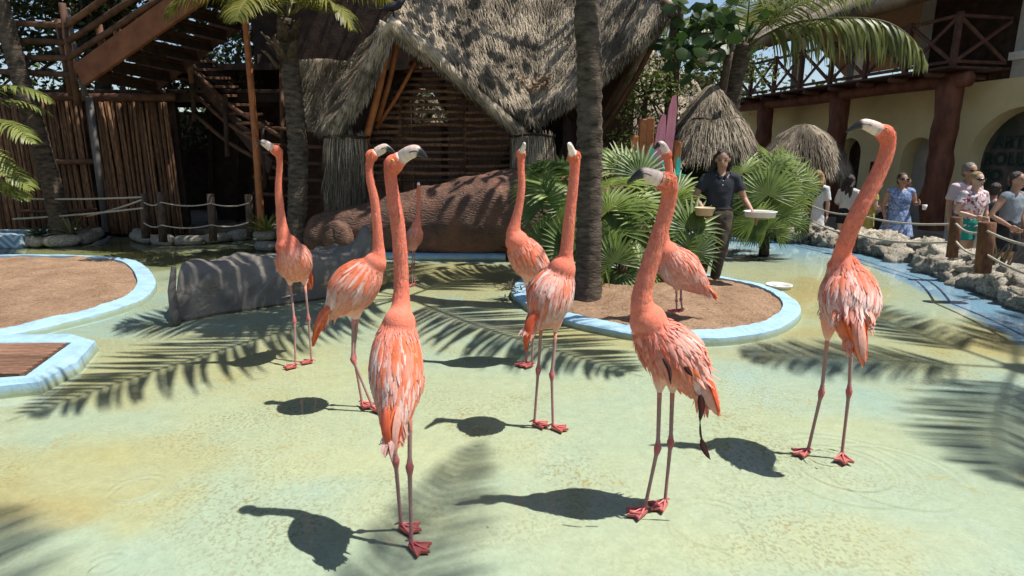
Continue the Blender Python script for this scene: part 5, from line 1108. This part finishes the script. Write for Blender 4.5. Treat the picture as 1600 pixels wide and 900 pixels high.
person('person in a white shirt and black shorts bending forward behind the women', pb(1386, 281, 12.0, 1.62), 1.68, R(60), 'brown', 'hair_dark', (.52, .02, 'white_short', .7, 'shirt'), (.34, 'black', 1.2, 'shorts'), {-1: ((-.12, .08, .62), (-.08, .2, .56)), 1: ((.12, .08, .62), (.08, .2, .56))}, lean=.45)
person('woman in a blue print sundress and sunglasses holding a cup before the column', pb(1412, 270, 10.9, 1.64), 1.64, R(-18), 'tan', 'hair_dark', (.30, .20, 'blue_print', .12, 'sundress'), None, {-1: ((-.15, -.02, .64), (-.13, .05, .50)), 1: ((.155, -.01, .66), (.15, .12, .68))}, glasses=True, head_turn=R(15), build=1.12)
c_ = pb(1438, 319, 10.75, 0); m_ = MB(); m_.tube([c_ + Vector((0, -.12, -.09)), c_ + Vector((0, -.12, .0))], [.03, .042], 14); single('drink_cup', m_, M['tray'], 'clear pale drink cup held up by the woman in blue', 'cup', c_)
person('man with sunglasses in a pale pink shirt behind the floral blouse', pb(1517, 254, 9.3, 1.78), 1.78, R(8), 'tan', 'hair_grey', (.50, .0, 'pale_pink', .7, 'shirt'), (.3, 'grey_cloth', 1.1, 'shorts'), hang, glasses=True, build=1.15)
person('smiling woman in a floral blouse, green shorts and sunglasses at the rope', pb(1528, 268, 8.9, 1.62), 1.62, R(12), 'light', 'hair_blond', (.50, .05, 'floral', .6, 'blouse'), (.38, 'teal_cloth', 1.1, 'shorts'), {-1: ((-.165, .0, .64), (-.07, .12, .60)), 1: ((.16, .0, .64), (.155, .06, .50))}, glasses=True, build=1.15, long_hair=0)
c_ = pb(1535, 372, 8.75, 0); m_ = MB(); m_.box(c_ + Vector((0, 0, -.05)), (.2, .1, .26), bev=.02); single('white_bag', m_, M['white'], 'white bag hanging below the floral blouse', 'bag', c_)
person('person in a grey sleeveless top and black shorts, hand on hip, at the right edge', pb(1591, 268, 8.4, 1.66), 1.66, R(20), 'tan', 'hair_dark', (.52, .0, 'grey_cloth', .15, 'tank_top'), (.33, 'black', 1.15, 'shorts'), {-1: ((-.2, -.03, .64), (-.1, .08, .55)), 1: ((.15, 0, .64), (.14, .05, .5))})
person('visitor in navy stooping in the shade beside the mural arch', pb(1556, 286, 9.9, 1.6), 1.6, R(140), 'brown', 'hair_dark', (.5, 0, 'navy', .7, 'shirt'), (.3, 'black', 1.1, 'shorts'), hang, lean=.2)
# ---------------------------------------------------------------- painted boards, posts and chair behind the keeper
M['pinkboard'] = mat('pink_board', (.5, .16, .22), (.62, .24, .3), scale=4, stretch=(4, 4, 1), bump=.25, bscale=30, rough=.6); M['teal'] = mat('teal_paint', (.06, .38, .33), (.09, .46, .4), rough=.5, bump=.1)
WG = Thing('painted_wing', 'pink wooden wing cut-out of upright feather boards behind the fan palms', 'sign', at(1035, 262, 8.6))
for pts in [[(1021, 262), (1023, 225), (1028, 195), (1036, 177), (1041, 180), (1040, 210), (1034, 262)], [(1034, 262), (1041, 205), (1045, 170), (1051, 150), (1057, 148), (1058, 170), (1055, 205), (1047, 262)], [(1026, 262), (1034, 215), (1044, 190), (1048, 192), (1046, 225), (1040, 262)]]:
    m_ = MB(); yy = 8.6 + U(-.06, .06); m_.prism([at(x, y, yy) for x, y in pts], (0, .025, 0)); WG.part('feather_board', m_, M['pinkboard'], smooth=False)
CH = Thing('teal_chair', 'turquoise garden chair half hidden behind the fan palm leaves', 'chair', at(1040, 300, 8.3))
for a in [[(1012, 270), (1013, 240), (1016, 226), (1022, 232), (1024, 270)], [(1056, 275), (1057, 250), (1060, 244), (1064, 250), (1063, 275)], [(1034, 275), (1035, 246), (1038, 246), (1038, 275)], [(1044, 275), (1045, 246), (1048, 246), (1048, 275)]]:
    m_ = MB(); m_.prism([at(x, y, 8.3) for x, y in a], (0, .03, 0)); CH.part('back_slat', m_, M['teal'], smooth=False)
m_ = MB(); m_.beam(at(1012, 272, 8.3), at(1064, 274, 8.3), .4, .04); CH.part('seat', m_, M['teal'], smooth=False)
for x in (1014, 1062):
    m_ = MB(); m_.beam(at(x, 274, 8.3), at(x, 330, 8.3), .04, .04, up=(0, 1, 0)); CH.part('leg', m_, M['teal'], smooth=False)
PF = Thing('timber_frame', 'orange-brown timber posts and cross rail beside the pink wing', 'frame', at(1003, 300, 8.9))
for x, y0 in [(992, 212), (1005, 186), (1016, 184), (1058, 222)]:
    m_ = MB(); a = at(x, y0, 8.9); m_.box((a.x, 8.9, (a.z - .2) / 2), (.11, .11, a.z + .2), bev=.01); PF.part('post', m_, M['orangewood'], smooth=False)
m_ = MB(); m_.beam(at(990, 222, 8.98), at(1062, 226, 8.98), .06, .12); PF.part('rail', m_, M['orangewood'], smooth=False)
# ---------------------------------------------------------------- three black birds
def grackle(label, p, yaw, s=.28):
    p = Vector(p); T = Thing('black_bird', label, 'bird', p, 'black birds'); Rz = Matrix.Rotation(yaw, 3, 'Z'); L = lambda x, z, y=0: p + Rz @ Vector((x * s, y * s, z * s)); m_ = MB()
    m_.tube([L(-.35, .28), L(-.22, .3), L(0, .34), L(.2, .42), L(.3, .52), L(.36, .6), L(.44, .6)], [.02 * s, .09 * s, .14 * s, .13 * s, .09 * s, .085 * s, .03 * s], 12); T.part('body', m_, M['blackbird'])
    m_ = MB(); m_.tube([L(-.25, .3), L(-.5, .22), L(-.8, .16)], [(.02 * s, .06 * s), (.015 * s, .07 * s), (.008 * s, .09 * s)], 8, side=(0, 0, 1)); T.part('tail', m_, M['blackbird'])
    m_ = MB(); m_.tube([L(.42, .61), L(.62, .59)], [.03 * s, .006 * s], 7); T.part('beak', m_, M['blackbird'])
    for q in (-1, 1): m_ = MB(); m_.tube([L(.02, .25, .05 * q), L(.04, .0, .06 * q), L(.12, 0, .06 * q)], .014 * s, 6); T.part('leg', m_, M['blackbird'])
grackle('black bird perched on the tip of the thatched gable', T1 + Vector((.06, .05, .02)), R(20), .42)
grackle('black bird standing at the back edge of the left sand island', gp(163, 402) + Vector((0, -.02, .1)), R(10), .34)
grackle('black bird on the blue kerb before the brown log', gp(765, 404) + Vector((0, .05, .09)), R(150), .42)
# ---------------------------------------------------------------- palms and plants
random.seed(61)
def lcol(a=(.05, .10, .018), b=(.13, .19, .04), t_=None): return mixc(a, b, random.random() if t_ is None else t_)
def frond_mb(base, az, elev, length, droop, nleaf=46, ll=.5, lw=.018, a=(.045, .085, .016), b=(.12, .17, .035), hang=.5, bare=.14, twist=0.):
    mb = MB(); d = Vector((math.cos(az) * math.cos(elev), math.sin(az) * math.cos(elev), math.sin(elev))); p = Vector(base); n_ = 22; P = [p.copy()]; hor = Vector((math.cos(az), math.sin(az), 0))
    for i in range(n_):
        e = elev - droop * ((i + 1) / n_) ** 1.4; d = hor * math.cos(e) + Vector((0, 0, math.sin(e))); p = p + d * (length / n_); P.append(p.copy())
    mb.tube(P, [lerp(.022, .004, i / n_) * (length / 2.5) ** .5 for i in range(n_ + 1)], 6, mixc(a, (.25, .22, .06), .5))
    sd = Vector((-math.sin(az), math.cos(az), 0))
    if twist: sd = (sd * math.cos(twist) + Vector((0, 0, 1)) * math.sin(twist)).normalized()
    for k in range(nleaf):
        f_ = bare + (1 - bare) * (k + .5) / nleaf; x = f_ * n_; i = min(int(x), n_ - 1); q = lerp(P[i], P[i + 1], x - i); tg = (P[i + 1] - P[i]).normalized(); up_ = sd.cross(tg).normalized(); up_ = up_ if up_.z > 0 else -up_
        Lf = ll * (math.sin(math.pi * min(1, f_ * .93 + .1)) ** .6) * U(.85, 1.1)
        for s in (-1, 1):
            o = (sd * s * U(.85, 1.05) + tg * U(.45, .75) + up_ * U(.1, .3)).normalized(); c0 = lcol(a, b); w = lw * U(.8, 1.15); pt = q.copy(); vs = []; cs = []; wd = tg.cross(o).cross(o).normalized()
            for j in range(4):
                ww = w * (.6, 1, .75, .06)[j]; wv = (tg - o * tg.dot(o)).normalized(); vs += [pt - wv * ww, pt + wv * ww]; cs += [c0, mixc(c0, b, .2)]
                o = (o + Vector((0, 0, -hang * .42 * (j + .6)))).normalized(); pt = pt + o * (Lf / 3)
            mb.add(vs, [(0, 1, 3, 2), (2, 3, 5, 4), (4, 5, 7, 6)], cs)
    return mb
def trunk_mb(pts, r0, r1, rings=40, n=16):
    P = resamp(pts, rings * 2 + 1); mb = MB(); N = len(P)
    mb.tube(P, [lerp(r0, r1, i / N) * (1.07 if i % 2 else .97) * (1 + .05 * noise.noise((i * .35, 0, r0 * 50))) * (1 + .35 * math.exp(-i / 3.)) for i in range(N)], n, jit=.03); return mb
def palm(label, trunk, r0, r1, fronds, name='palm_tree', group='palm trees', crownless=False):
    P = [Vector(p) for p in trunk]; T = Thing(name, label, 'palm tree', P[0], group); T.part('trunk', trunk_mb(P, r0, r1), M['bark_palm'])
    c = P[-1]
    for az, el, L, dr, kw in fronds: T.part('frond', frond_mb(c + Vector((math.cos(az) * .08, math.sin(az) * .08, .05)), az, el, L, dr, **kw), M['leaf'], fix=False)
    return T
def crown(n, L, lo=-.1, hi=1.2, a0=0., **kw):
    return [(a0 + 2 * math.pi * i * .382 + U(-.2, .2), lerp(hi, lo, i / max(1, n - 1)) + U(-.1, .1), L * U(.85, 1.1), U(1.0, 1.5), dict(ll=L * .24, **kw)) for i in range(n)]
# the slim palm on the island whose crown hangs above the frame
b0 = gp(918, 461, .12)
fr = [(R(240), .22, 3.5, .5), (R(-49), .22, 3.1, .5), (R(205), .3, 2.7, .7), (R(165), .25, 2.4, .8), (R(55), .35, 2.3, .8), (R(105), .4, 2.3, .9), (R(135), .7, 2.1, .9), (R(-130), .8, 2.0, .9)]
palm('slim ringed palm trunk rising from the island in the centre', [b0 - Vector((0, 0, .1)), at(921, 300, b0.y), at(921, 100, b0.y), at(921, -20, b0.y + .02), Vector((.98, 5.95, 4.3))], .125, .105, [(a, e, L, d, dict(ll=.85, nleaf=44, lw=.026, hang=.22)) for a, e, L, d in fr])
# palm beside the hut
b1 = at(462, 376, 9.0); b1.z = .1
kw = dict(ll=.5, nleaf=44, a=(.10, .12, .02), b=(.30, .28, .06))
hp_ = palm('palm with yellow-green fronds at the top of the frame, left of the hut', [b1, at(466, 250, 9.0), at(455, 120, 9.0), at(448, 60, 9.0), at(447, 30, 9.0)], .15, .12,
     [(R(-20), .55, 1.25, 1.9, kw), (R(-100), .4, 1.3, 1.6, kw), (R(200), .6, 1.7, 1.7, kw), (R(-55), .95, 1.4, 1.8, kw), (R(235), 1., 1.8, 1.7, kw), (R(40), .8, 2., 1.5, kw), (R(90), .9, 2., 1.5, kw), (R(140), .7, 1.9, 1.5, kw), (R(10), 1.0, 1.5, 1.6, kw), (R(170), .9, 2.0, 1.5, kw)])
for i in range(12):
    a = U(0, 6.28); c0 = at(449, U(55, 110), 9.0); m_ = MB(); o = Vector((math.cos(a), math.sin(a), 0)); m_.tube([c0 + o * .12, c0 + o * .24 + Vector((0, 0, .16)), c0 + o * .33 + Vector((0, 0, U(.2, .3)))], [(.03, .09), (.02, .06), (.01, .02)], 8, jit=.1); hp_.part('leaf_base', m_, M['bark'])
# leaning palm at the left
b2 = at(98, 368, 10.0); palm('grey palm trunk leaning left out of the stone planter', [b2, at(86, 310, 10.0), at(62, 220, 10.0), at(40, 150, 10.0), at(10, 40, 9.9), at(-20, -60, 9.8), at(-45, -140, 9.8)], .15, .105, crown(9, 2.2))
# areca clump at the left edge
AR = Thing('areca_palm', 'bright feathery palm fronds arching in from the left edge', 'palm', at(-50, 372, 9.4))
for px, py, Y, az, el, L, dr in [(-40, 150, 9.3, 5, .5, 1.2, 1.4), (-50, 190, 9.2, -15, .2, 1.35, 1.1), (-60, 235, 9.2, -25, .35, 1.3, 1.6), (-50, 260, 9.1, -8, .3, 1.2, 1.5), (-60, 205, 9.1, -40, .7, 1.5, 1.9), (-45, 300, 9.3, -10, .6, 1.1, 1.6), (-60, 330, 9.4, 0, .9, 1.3, 1.8), (-70, 180, 9.5, 20, .6, 1.4, 1.4)]:
    AR.part('frond', frond_mb(at(px, py, Y), R(az), el, L, dr, nleaf=30, ll=.42, lw=.016, a=(.13, .17, .035), b=(.30, .34, .085), hang=.5, bare=.05), M['leaf'], fix=False)
for x in (-60, -45, -70): m_ = MB(); m_.tube([at(x, 372, 9.4), at(x + 5, 250, 9.3), at(x + 4, 170, 9.3)], [.035, .03, .02], 8); AR.part('stem', m_, M['bark_palm'])
# dark coconut palm before the terrace with one long frond to the right
b3 = at(1136, 250, 11.6); b3.z = -.4
kw = dict(ll=.75, nleaf=58, lw=.017, a=(.07, .10, .02), b=(.24, .27, .07), hang=.9)
pl = palm('dark palm trunk in front of the balcony, one long frond sweeping right', [b3, at(1143, 160, 11.6), at(1152, 110, 11.6), at(1165, 70, 11.6)], .15, .16,
     [(R(-62), .65, 2.4, 1.2, kw), (R(150), .75, 2.2, 1.6, kw), (R(200), .5, 2.0, 1.5, kw), (R(95), 1., 2.3, 1.5, kw), (R(40), 1.1, 2.4, 1.4, kw), (R(250), .9, 1.8, 1.6, kw), (R(-20), 1.1, 2.4, 1.1, kw)])
hangf = MB()
P = resamp([at(1168, 75, 11.5), at(1195, 55, 11.2), at(1240, 36, 10.9), at(1310, 28, 10.5), at(1380, 33, 10.2), at(1425, 60, 10.0), at(1450, 100, 9.9)], 30)
hangf.tube(P, [lerp(.024, .005, i / 29) for i in range(30)], 6, (.16, .16, .04))
for k in range(150):
    f_ = .14 + .86 * k / 150; x = f_ * 29; i = min(int(x), 28); q = lerp(P[i], P[i + 1], x - i); tg = (P[i + 1] - P[i]).normalized(); c0 = lcol((.08, .11, .022), (.28, .30, .09)); s = 1 if k % 2 else -1
    o = (tg * U(.2, .6) + Vector((U(-.1, .1), s * U(.2, .5), U(-.45, .1)))).normalized(); vs = []; pt_ = q.copy(); Lf = .85 * math.sin(math.pi * min(1, f_ * .8 + .2)) ** .5 * U(.8, 1.1); cs = []
    for j in range(5):
        ww = .017 * (.7, 1, .85, .6, .05)[j]; wv = (tg - o * tg.dot(o)).normalized(); vs += [pt_ - wv * ww, pt_ + wv * ww]; cs += [c0, c0]; o = (o + Vector((0, 0, -.62))).normalized(); pt_ = pt_ + o * (Lf / 4)
    hangf.add(vs, [(2 * j, 2 * j + 1, 2 * j + 3, 2 * j + 2) for j in range(4)], cs)
pl.part('frond', hangf, M['leaf'], fix=False)
# palms outside the frame whose shadows lie on the pool
palm('tall palm just outside the right edge, shading the pool', [(6.9, 2.9, -.4), (7.0, 3.2, 3), (6.9, 3.6, 6.6)], .17, .12, [(R(a), e, L, .7, dict(ll=.6, nleaf=44, hang=.25)) for a, e, L in [(96, .2, 2.2), (170, .2, 2.0), (228, .2, 2.1), (0, .4, 2.3), (-45, .4, 2.3), (-95, .4, 2.3), (45, .3, 2.2)]])
palm('tall palm standing behind the photographer', [(4.6, -1.8, -.4), (4.4, -1.5, 4), (3.95, -.9, 9.2)], .17, .12, [(R(84), .2, 3.3, .6, dict(ll=.45, nleaf=50)), (R(124), .2, 3.2, .6, dict(ll=.6, nleaf=50)), (R(180), .4, 2.4, .9, dict(ll=.6)), (R(0), .4, 2.4, .9, dict(ll=.6)), (R(260), .5, 2.4, .9, dict(ll=.6)), (R(310), .6, 2.4, .9, dict(ll=.6))])
# ---------------------------------------------------------------- fan palms
def fan_mb(base, tip_c, facing, rad, n=24, spread=R(250), a=(.06, .12, .018), b=(.25, .33, .06), droop=.2):
    """petiole from base to tip_c, then a fan of folded segments in the plane across `facing`"""
    mb = MB(); base, c = Vector(base), Vector(tip_c); mb.tube(resamp([base, lerp(base, c, .5) + Vector((0, 0, .06)), c], 7), [.011, .01, .009, .008, .008, .007, .007], 6, (.10, .13, .03))
    ax = (c - base).normalized(); f_ = Vector(facing).normalized(); u_ = (ax - f_ * ax.dot(f_)).normalized(); v_ = f_.cross(u_); shade = U(0, 1)
    for k in range(n):
        t_ = -spread / 2 + spread * (k + .5) / n + U(-.03, .03); d = u_ * math.cos(t_) + v_ * math.sin(t_); sd = v_ * math.cos(t_) - u_ * math.sin(t_); L = rad * (.72 + .28 * math.cos(t_ * .6)) * U(.88, 1.06); w = L * math.sin(spread / n / 2) * .62
        c0 = lcol(a, b, min(1, max(0, shade + U(-.25, .25)))); dz = Vector((0, 0, -1))
        p1 = c + d * L * .4 + f_ * .04 * L; p2 = c + d * L * .72 + dz * droop * L * .1 * U(.3, 1.6); p3 = c + d * L * U(.97, 1.05) + dz * droop * L * U(.25, .8)
        mb.add([c, p1 - sd * w, p1 - f_ * .014, p1 + sd * w, p2 - sd * w * .6, p2 - f_ * .008, p2 + sd * w * .6, p3], [(0, 1, 2), (0, 2, 3), (1, 4, 5, 2), (2, 5, 6, 3), (4, 7, 5), (5, 7, 6)], [mixc(c0, (.2, .22, .05), .2), c0, mixc(c0, b, .3), c0, c0, c0, c0, mixc(c0, (.3, .28, .1), .5)])
    return mb
def fan_palm(label, base, leaves, **kw):
    T = Thing('fan_palm', label, 'fan palm', base, 'fan palms round the pool')
    for (px, py, Y, rad) in leaves:
        c = at(px, py, Y); b_ = Vector(base) + Vector((U(-.08, .08), U(-.08, .08), U(0, .15))); out_ = (c - Vector(base)); out_.z = 0
        fc = (Vector((0, -.75, .45)) + out_.normalized() * .5 + Vector((U(-.35, .35), U(-.3, .2), U(-.2, .3)))); T.part('leaf', fan_mb(b_, c, fc, rad, **kw), M['leaf'], fix=False)
    m_ = MB(); b_ = Vector(base); m_.tube([b_ - Vector((0, 0, .1)), b_ + Vector((0, 0, .2))], [.08, .06], 10, jit=.15); T.part('stem', m_, M['bark']); return T
random.seed(64)
fan_palm('fan palm left of the slim trunk, leaves spreading over the flamingos', gp(880, 436, .12), [(868, 300, 7.0, .55), (845, 325, 6.9, .5), (835, 290, 7.2, .45), (880, 275, 7.2, .5), (870, 350, 6.6, .5), (852, 380, 6.6, .42), (890, 390, 6.5, .45), (858, 262, 7.3, .42), (900, 330, 6.8, .45), (880, 410, 6.5, .35), (845, 400, 6.7, .35)])
fan_palm('big fan palm right of the slim trunk with upright bright leaves', gp(975, 438, .14), [(955, 290, 7.0, .62), (985, 320, 6.8, .55), (1005, 350, 6.6, .5), (960, 360, 6.5, .55), (945, 395, 6.4, .5), (990, 395, 6.5, .45), (975, 265, 7.3, .5), (1010, 300, 7.1, .5), (940, 260, 7.3, .5), (1000, 410, 6.4, .4), (950, 330, 6.6, .55), (930, 420, 6.4, .38), (970, 420, 6.4, .38), (1000, 275, 7.2, .5), (960, 410, 6.3, .42)])
fan_palm('fan palm just left of the woman with the trays', gp(1065, 437, .13), [(1060, 350, 6.7, .5), (1080, 360, 6.5, .48), (1050, 390, 6.5, .42), (1085, 395, 6.4, .38), (1045, 320, 6.9, .45), (1075, 410, 6.5, .33), (1058, 300, 7.0, .42), (1040, 365, 6.7, .42)])
bb = at(1195, 372, 8.9); bb.z = .1
fan_palm('wide fan palm bush between the trays and the rock wall', bb, [(1160, 270, 8.9, .6), (1195, 262, 9.0, .62), (1225, 285, 8.8, .62), (1240, 310, 8.7, .5), (1200, 305, 8.5, .6), (1170, 315, 8.6, .52), (1215, 335, 8.5, .5), (1180, 345, 8.4, .45), (1150, 300, 9.0, .5), (1235, 265, 9.2, .5), (1190, 285, 8.8, .6), (1255, 290, 8.9, .45), (1150, 335, 8.8, .42), (1240, 345, 8.6, .35), (1175, 250, 9.3, .45), (1215, 255, 9.2, .5), (1165, 352, 8.5, .36), (1198, 358, 8.4, .38), (1228, 352, 8.5, .36), (1145, 350, 8.7, .34), (1212, 364, 8.4, .3), (1180, 362, 8.4, .3)], n=28)
b4 = at(1118, 372, 9.3); b4.z = .1
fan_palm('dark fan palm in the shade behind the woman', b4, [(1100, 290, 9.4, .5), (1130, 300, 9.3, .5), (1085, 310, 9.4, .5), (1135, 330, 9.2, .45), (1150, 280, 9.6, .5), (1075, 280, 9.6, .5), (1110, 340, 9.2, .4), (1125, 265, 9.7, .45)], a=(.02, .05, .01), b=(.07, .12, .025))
# spiky plants
def spiky(label, base, n, L, a, b, w=.018, up=.9):
    base = Vector(base); T = Thing('spiky_plant', label, 'plant', base)
    for i in range(n):
        az = 6.283 * i * .382; el = lerp(1.35, .15, i / n) * up; d = Vector((math.cos(az) * math.cos(el), math.sin(az) * math.cos(el), math.sin(el))); l_ = L * U(.8, 1.1); s = Vector((-math.sin(az), math.cos(az), 0)); c0 = lcol(a, b); m_ = MB(); P_ = [base, base + d * l_ * .5, base + d * l_ + Vector((0, 0, -l_ * .18))]
        m_.add([P_[0] - s * w * .6, P_[0] + s * w * .6, P_[1] - s * w, P_[1] + s * w + d * .001, P_[2], P_[1] - Vector((0, 0, w * .5))], [(0, 5, 2), (0, 1, 5), (1, 3, 5), (2, 5, 4), (5, 3, 4)], c0); T.part('leaf', m_, M['leaf'], fix=False)
spiky('small yellow-green spiky plant in the stacked stone planter', at(416, 362, 9.3), 34, .46, (.13, .17, .03), (.34, .36, .09))
spiky('straggly grey-green spiky plant at the foot of the leaning palm', at(112, 366, 9.8), 22, .5, (.07, .09, .04), (.2, .2, .1), .02)
spiky('low dark rosette beside the leaning palm', at(62, 368, 9.75), 24, .32, (.03, .06, .03), (.08, .12, .07), .03, .6)
for i, (px, py, lb_) in enumerate([(800, 452, 'dark heap of dry fronds on the left end of the sand island'), (1590, 408, 'dry grass tuft growing behind the right-hand rope post')]):
    base = gp(px, py, .1) if i == 0 else at(1556, 412, 6.2); T = Thing('dry_tuft', lb_, 'dry plant', base)
    for k in range(40):
        az = U(0, 6.28); el = U(.05, .5) if i == 0 else U(.6, 1.4); d = Vector((math.cos(az) * math.cos(el), math.sin(az) * math.cos(el) * .6, math.sin(el))); s = Vector((-math.sin(az), math.cos(az), 0)) * .008; l_ = U(.12, .3); m_ = MB(); o = base + Vector((U(-.13, .13), U(-.1, .1), 0)); m_.add([o - s, o + s, o + d * l_ * .6 + s, o + d * l_ * .6 - s, o + d * l_ - Vector((0, 0, .03))], [(0, 1, 2, 3), (3, 2, 4)], mixc((.03, .025, .015), (.16, .13, .07), U(0, 1))); T.part('blade', m_, M['leaf'], fix=False)
# ---------------------------------------------------------------- broad-leaved trees
random.seed(71)
def leaf_crown(centers, n_each, spread, size, a, b, round_=False):
    mb = MB()
    for c in centers:
        c = Vector(c); tone = U(0, .6)
        for _ in range(n_each):
            o = Vector((random.gauss(0, 1), random.gauss(0, 1), random.gauss(0, .7))) * spread * .5; p = c + o; d = Vector((U(-1, 1), U(-1, 1), U(-.9, .5))).normalized(); s = d.orthogonal().normalized(); s = Matrix.Rotation(U(0, 6.28), 3, d) @ s; L = size * U(.7, 1.3); w = L * (.3 if round_ else .22); up_ = d.cross(s); c0 = lcol(a, b, min(1, max(0, tone + U(-.2, .4))))
            if round_: mb.add([p, p + d * L * .3 - s * w * .8, p + d * L * .3 + s * w * .8, p + d * L * .7 - s * w, p + d * L * .7 + s * w, p + d * L, p + d * L * .5 - up_ * w * .2], [(0, 2, 6), (0, 6, 1), (1, 6, 3), (2, 4, 6), (3, 6, 5), (6, 4, 5)], c0)
            else: mb.add([p, p + d * L * .5 - s * w, p + d * L, p + d * L * .5 + s * w, p + d * L * .45 - up_ * w * .3], [(0, 4, 1), (0, 3, 4), (1, 4, 2), (4, 3, 2)], c0)
    return mb
def tree(label, trunk, r0, r1, centers, n_each, spread, size, a, b, round_=False, name='leafy_tree'):
    P = [Vector(p) for p in trunk]; T = Thing(name, label, 'tree', P[0], 'broad-leaved trees'); m_ = MB(); m_.tube(resamp(P, 14), [lerp(r0, r1, i / 13) for i in range(14)], 10, jit=.06); tr = T.part('trunk', m_, M['bark'])
    for c in centers[::3]:
        m_ = MB(); q = P[-1]; c = Vector(c); m_.tube(resamp([q, lerp(q, c, .5) + Vector((U(-.2, .2), U(-.2, .2), .15)), c], 7), [r1 * lerp(.6, .12, i / 6) for i in range(7)], 6, jit=.05); T.part('branch', m_, M['bark'], parent=tr)
    T.part('crown', leaf_crown(centers, n_each, spread, size, a, b, round_), M['leaf'], kind='stuff', fix=False); return T
def cloud(c, r, n): return [Vector(c) + Vector((U(-1, 1) * r[0], U(-1, 1) * r[1], U(-1, 1) * r[2])) for _ in range(n)]
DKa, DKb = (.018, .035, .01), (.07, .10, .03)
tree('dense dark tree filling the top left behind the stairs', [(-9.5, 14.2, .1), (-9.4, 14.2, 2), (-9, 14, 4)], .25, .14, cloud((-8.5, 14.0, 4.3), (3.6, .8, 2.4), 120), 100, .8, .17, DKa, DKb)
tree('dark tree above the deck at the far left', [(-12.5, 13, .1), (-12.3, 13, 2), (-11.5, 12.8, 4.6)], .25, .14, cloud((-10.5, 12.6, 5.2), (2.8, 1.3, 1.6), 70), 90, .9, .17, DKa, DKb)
tree('tall spreading tree above the view, added to shade the stairs', [(-2.6, 14.8, .1), (-2.9, 14.6, 3), (-3.8, 13.5, 6)], .28, .16, cloud((-4.6, 11.2, 7.0), (3.4, 1.5, .7), 70), 90, .95, .17, DKa, DKb)  # unseen canopy, added overhead for the shade it casts on the stairs
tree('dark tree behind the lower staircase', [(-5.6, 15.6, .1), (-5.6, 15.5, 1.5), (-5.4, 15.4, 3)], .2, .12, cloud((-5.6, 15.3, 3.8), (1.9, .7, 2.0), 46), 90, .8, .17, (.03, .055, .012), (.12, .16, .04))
tree('broad-leaved tree whose boughs hang over the hut roof', [(3.0, 11.6, -.4), (2.9, 11.3, 2.6), (2.7, 10.4, 5.0)], .14, .1, cloud((1.4, 8.9, 6.2), (1.8, .9, .5), 15), 24, .7, .22, (.025, .06, .012), (.08, .13, .03), True)
tree('almond tree branch with big dark round leaves right of the hut', [(3.4, 10.6, -.4), (3.35, 10.2, 1.6), (3.3, 9.6, 3.0)], .09, .06, [at(x, y, 9.2) for x, y in [(1052, 62), (1075, 50), (1090, 75), (1110, 40), (1130, 60), (1060, 85), (1085, 95), (1150, 40), (1120, 80), (1140, 20), (1100, 20), (1070, 20)]], 10, .34, .24, (.02, .05, .01), (.06, .11, .025), True)
tree('light green bush behind the pink wing', [at(1000, 262, 11.0) - Vector((0, 0, 1)), at(1005, 200, 11), at(1010, 150, 11)], .06, .04, [at(U(965, 1075), U(95, 235), U(10.6, 11.6)) for _ in range(40)], 75, .42, .085, (.07, .11, .02), (.24, .29, .07))
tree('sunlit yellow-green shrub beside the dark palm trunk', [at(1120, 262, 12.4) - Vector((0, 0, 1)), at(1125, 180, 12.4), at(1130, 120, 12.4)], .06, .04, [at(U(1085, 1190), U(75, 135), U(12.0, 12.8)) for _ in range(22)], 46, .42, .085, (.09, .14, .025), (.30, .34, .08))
tree('leafy trees massed beyond the terrace', [(9.5, 30, -.4), (9.5, 30, 3), (9.5, 30, 5)], .3, .2, cloud((7.2, 31, 3.4), (5.5, 1.5, 2.6), 60), 60, 1.6, .3, (.03, .06, .012), (.11, .15, .04))
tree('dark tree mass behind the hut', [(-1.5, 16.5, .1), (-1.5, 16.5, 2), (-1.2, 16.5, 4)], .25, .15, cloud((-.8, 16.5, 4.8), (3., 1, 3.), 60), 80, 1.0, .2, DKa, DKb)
tree('green trees beyond the walkway, right of the hut', [(4.4, 24, -.4), (4.4, 24, 2), (4.4, 24, 3)], .25, .15, cloud((4.2, 24, 2.0), (2.2, 1, 2.4), 40), 70, 1.2, .24, (.04, .07, .015), (.16, .2, .05))
# fallen leaves in the roof valley
random.seed(77)
LV = MB(); 
for _ in range(150):
    q = at(U(800, 862), U(118, 168), 9.45 + U(-.02, .02)); d = Vector((U(-1, 1), U(-.6, .2), U(-1, .6))).normalized(); s = d.orthogonal().normalized(); L = U(.05, .11); c0 = mixc((.24, .12, .05), (.48, .32, .17), U(0, 1)); LV.add([q, q + d * L * .5 - s * L * .3, q + d * L, q + d * L * .5 + s * L * .3], [(0, 1, 2, 3)], c0)
tag(link('fallen_leaves', LV.mesh('fallen_leaves'), M['leaf']), 'brown fallen leaves gathered in the valley of the thatched roof', 'leaves', kind='stuff')
# the hedge line far off, closing the horizon
pts = [(-40, 26), (-26, 34), (-10, 38), (8, 40), (24, 38), (44, 24)]
hb = leaf_crown([Vector((p.x + U(-1, 1), p.y + U(-1, 1), U(-.2, 6.2))) for p in resamp([(x, y, 0) for x, y in pts], 420)], 14, 2.2, .7, (.03, .055, .012), (.1, .14, .035))
tag(link('far_wood', hb.mesh('far_wood'), M['leaf']), 'distant belt of trees closing the view behind everything', 'wood', kind='stuff')
